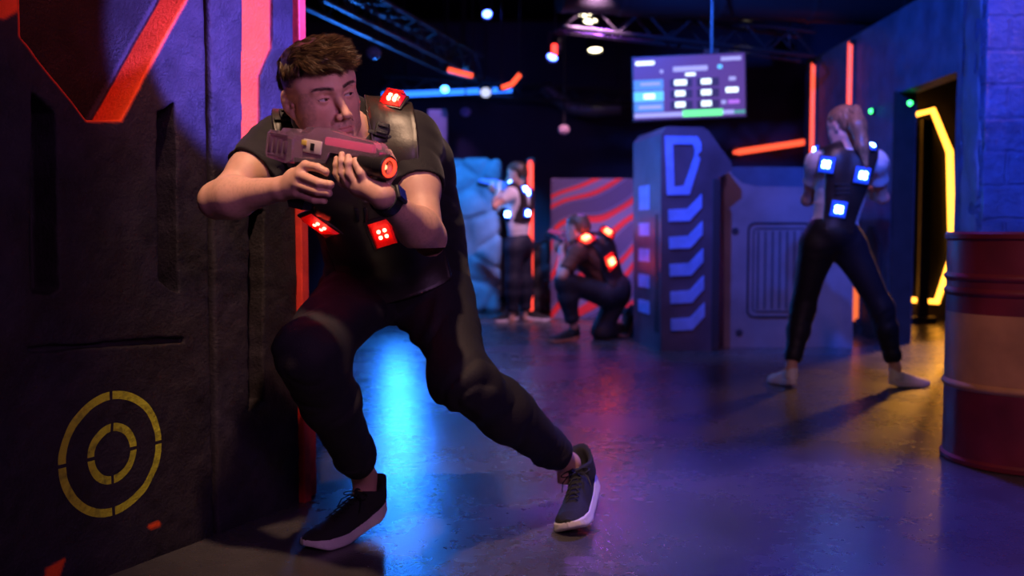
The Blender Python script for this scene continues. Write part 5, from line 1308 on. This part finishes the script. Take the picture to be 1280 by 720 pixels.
# woman standing with her back to the camera
Yw = 5.5
Jw = dict(pelvis=P(1041, 292, Yw), neck=P(1060, 190, Yw-.02), hipL=P(1020, 308, Yw), hipR=P(1062, 308, Yw), kneeL=P(1003, 388, Yw+.06), ankL=P(989, 459, Yw-.03), kneeR=P(1101, 384, Yw-.02), ankR=P(1119, 460, Yw-.06),
          shL=P(1022, 204, Yw+.02), shR=P(1094, 203, Yw+.0), elL=P(1009, 250, Yw+.16), wrL=P(1040, 232, Yw+.36), elR=P(1103, 247, Yw+.14), wrR=P(1072, 230, Yw+.36))
HCw = P(1055, 160, Yw+.02); HMw = euler_R(-152, 14, 2)
M_wtee = mat('white_cotton', (.62, .60, .62), .75, bump=.2, bscale=200, sheen=.2); M_leg = mat('black_leggings', (.014, .014, .022), .55, spec=.35)
M_wshoe = mat('white_sneaker', (.80, .77, .78), .5)
fl = lambda a, dx=0, dy=0: A3((a[0]+dx, a[1]+dy, 0))
dWL, dWR = unit(A3((-.25, .95, 0))), unit(A3((.93, .25, 0)))
woman, vw, bw, Mw_ = player('person with ponytail, white t-shirt and blue-lit vest, back turned, standing beside blue wall', Jw, HCw, HMw, .98, (0, 1, 0), .86, M_wtee, M_leg, hem_u=.045, long_hair=True, hv=.0065,
    shoes=((fl(Jw['ankL'])+dWL*.085, dWL, .10, 1), (fl(Jw['ankR'])+dWR*.085, dWR, .10, 1)), upper_m=M_wshoe, feet_m=M_sole, hair_col=(.30, .15, .075), folds=.004,
    pr_radii=dict(L=(.122, .084, .080, .060, .044), R=(.122, .084, .080, .060, .044)), vest_kw=dict(half=([0, .15, .34, .50], [.082, .095, .130, .150]), strap_c=([.30, .40, .50, .62], [.075, .085, .105, .112]), strap_w=[.055, .054, .054, .052], lo_u=.01, neck_u=.47))
put_lights(vw, bw, ((1034, 206), (1077, 219), (1048, 261)), M_blue_lens, M_blue_led, Yw, (.085, .09), up=Mw_[:, 2], lr=.0115)
put_lights(vw, bw, ((1087, 186), (1024, 187)), M_blue_lens, M_blue_led, Yw, (.05, .05), lr=.009)
r = hit(1053, 236, bw)
if r[0] is not None:
    for dy in (-5, 1, 6):
        r = hit(1053, 236+dy, bw); MB().box((0, 0, 0), (.085, .012, .014), bev=.003).xf(Matrix.Translation(r[0])).build('webbing_strap', M_vtrim, vw)
place_gun(P(1062, 226, Yw+.34), P(1056, 212, Yw+.70), 'toy blaster held in front of the standing woman, hidden by her back')

# far player in profile with white t-shirt
Yf = 9.5
Jf = dict(pelvis=P(648, 306, Yf), neck=P(647, 235, Yf), hipL=P(643, 312, Yf-.08), hipR=P(653, 312, Yf+.08), kneeL=P(641, 352, Yf-.10), ankL=P(640, 394, Yf-.08), kneeR=P(656, 352, Yf+.08), ankR=P(658, 392, Yf+.10),
          shL=P(639, 243, Yf-.14), shR=P(656, 243, Yf+.10), elL=P(619, 258, Yf-.20), wrL=P(624, 238, Yf+.02), elR=P(636, 258, Yf+.26), wrR=P(622, 240, Yf+.20))
HCf = P(646, 219, Yf); HMf = euler_R(-112, 6, 0)
dF = unit(A3((-.92, .35, 0)))
far_p, vf, bf, Mf_ = player('person in white t-shirt with blue-lit vest standing far back beside the rock bunker', Jf, HCf, HMf, 1.0, (-1, .3, 0), .90, M_wtee, mat('dark_navy_jeans', (.006, .008, .022), .7), hv=.009,
    shoes=((fl(Jf['ankL'], .02)+dF*.08, unit(A3((-.9, -.4, 0))), .10, 1), (fl(Jf['ankR'], .04)+A3((.07, -.02, 0)), unit(A3((.95, -.2, 0))), .10, 1)), upper_m=M_shoe, feet_m=M_sole, folds=.004, loose=1.2, vest_kw=dict(lo_u=.22))
put_lights(vf, bf, ((631, 250), (654, 238), (661, 241), (657, 266), (636, 268), (640, 228)), M_blue_lens, M_blue_led, Yf, (.07, .08), lr=.017)
BL = {'red_muzzle_glow': M_blue_led, 'hot_muzzle_lens': M_blue_led, 'pink_light_guide': M_blue_lens, 'clear_tinted_plastic': mat('clear_blue_plastic', (.6, .7, .95), .12, trans=.7, ior=1.3, emit=(.02, .08, 1), estr=.8)}
place_gun(P(632, 233, Yf+.10), P(615, 231, Yf+.22), 'toy blaster glowing blue in the hands of the far standing player', BL)

# kneeling player with red vest
Yk = 7.9
Jk = dict(pelvis=P(765, 362, Yk+.02), neck=P(738, 303, Yk-.05), hipL=P(756, 368, Yk-.08), hipR=P(772, 368, Yk+.08), kneeL=P(706, 352, Yk-.22), ankL=P(717, 409, Yk-.16), kneeR=P(752, 414, Yk+.02), ankR=P(778, 412, Yk+.30),
          shL=P(722, 316, Yk-.20), shR=P(757, 308, Yk+.12), elL=P(703, 345, Yk-.28), wrL=P(703, 318, Yk-.02), elR=P(728, 335, Yk+.30), wrR=P(706, 315, Yk+.22))
HCk = P(722, 287, Yk-.02); HMk = euler_R(-128, 14, -4)
dK = unit(A3((-.90, -.42, 0)))
kneel, vk, bk, Mk_ = player('person kneeling on one knee in glowing red vest, seen from behind before the mural', Jk, HCk, HMk, 1.0, (-1, .3, 0), .98, mat('rust_brown_cotton', (.16, .06, .035), .8), mat('charcoal_trousers', (.02, .02, .028), .7), hv=.008,
    shoes=((fl(Jk['ankL'])+dK*.085, dK, .10, 1), (A3((Jk['ankR'][0]+.02, Jk['ankR'][1]-.06, 0)), unit(A3((-.5, -.85, 0))), 1.25, 1)), upper_m=M_shoe, feet_m=mat('rust_sole', (.35, .12, .06), .6), hair_col=(.12, .075, .04), loose=1.2, folds=.006, sleeve_f=.75)
put_lights(vk, bk, ((733, 300), (758, 292), (762, 327)), M_red_lens, emis('hot_red_led', (1.0, .20, .08), 30), Yk, (.12, .13), up=Mk_[:, 2], lr=.017, dep=.03)
place_gun(P(716, 299, Yk+.02), P(697, 295, Yk+.20), 'toy blaster held up by the kneeling player in red vest')
tag(MB().box(tuple(P(789, 415, 8.45)*A3((1, 1, 0))+A3((0, 0, .11))), (.16, .16, .22), bev=.05, seg=4).build('kit_bag', M_black), 'small black lump of a bag on the floor behind the kneeling player', 'bag')
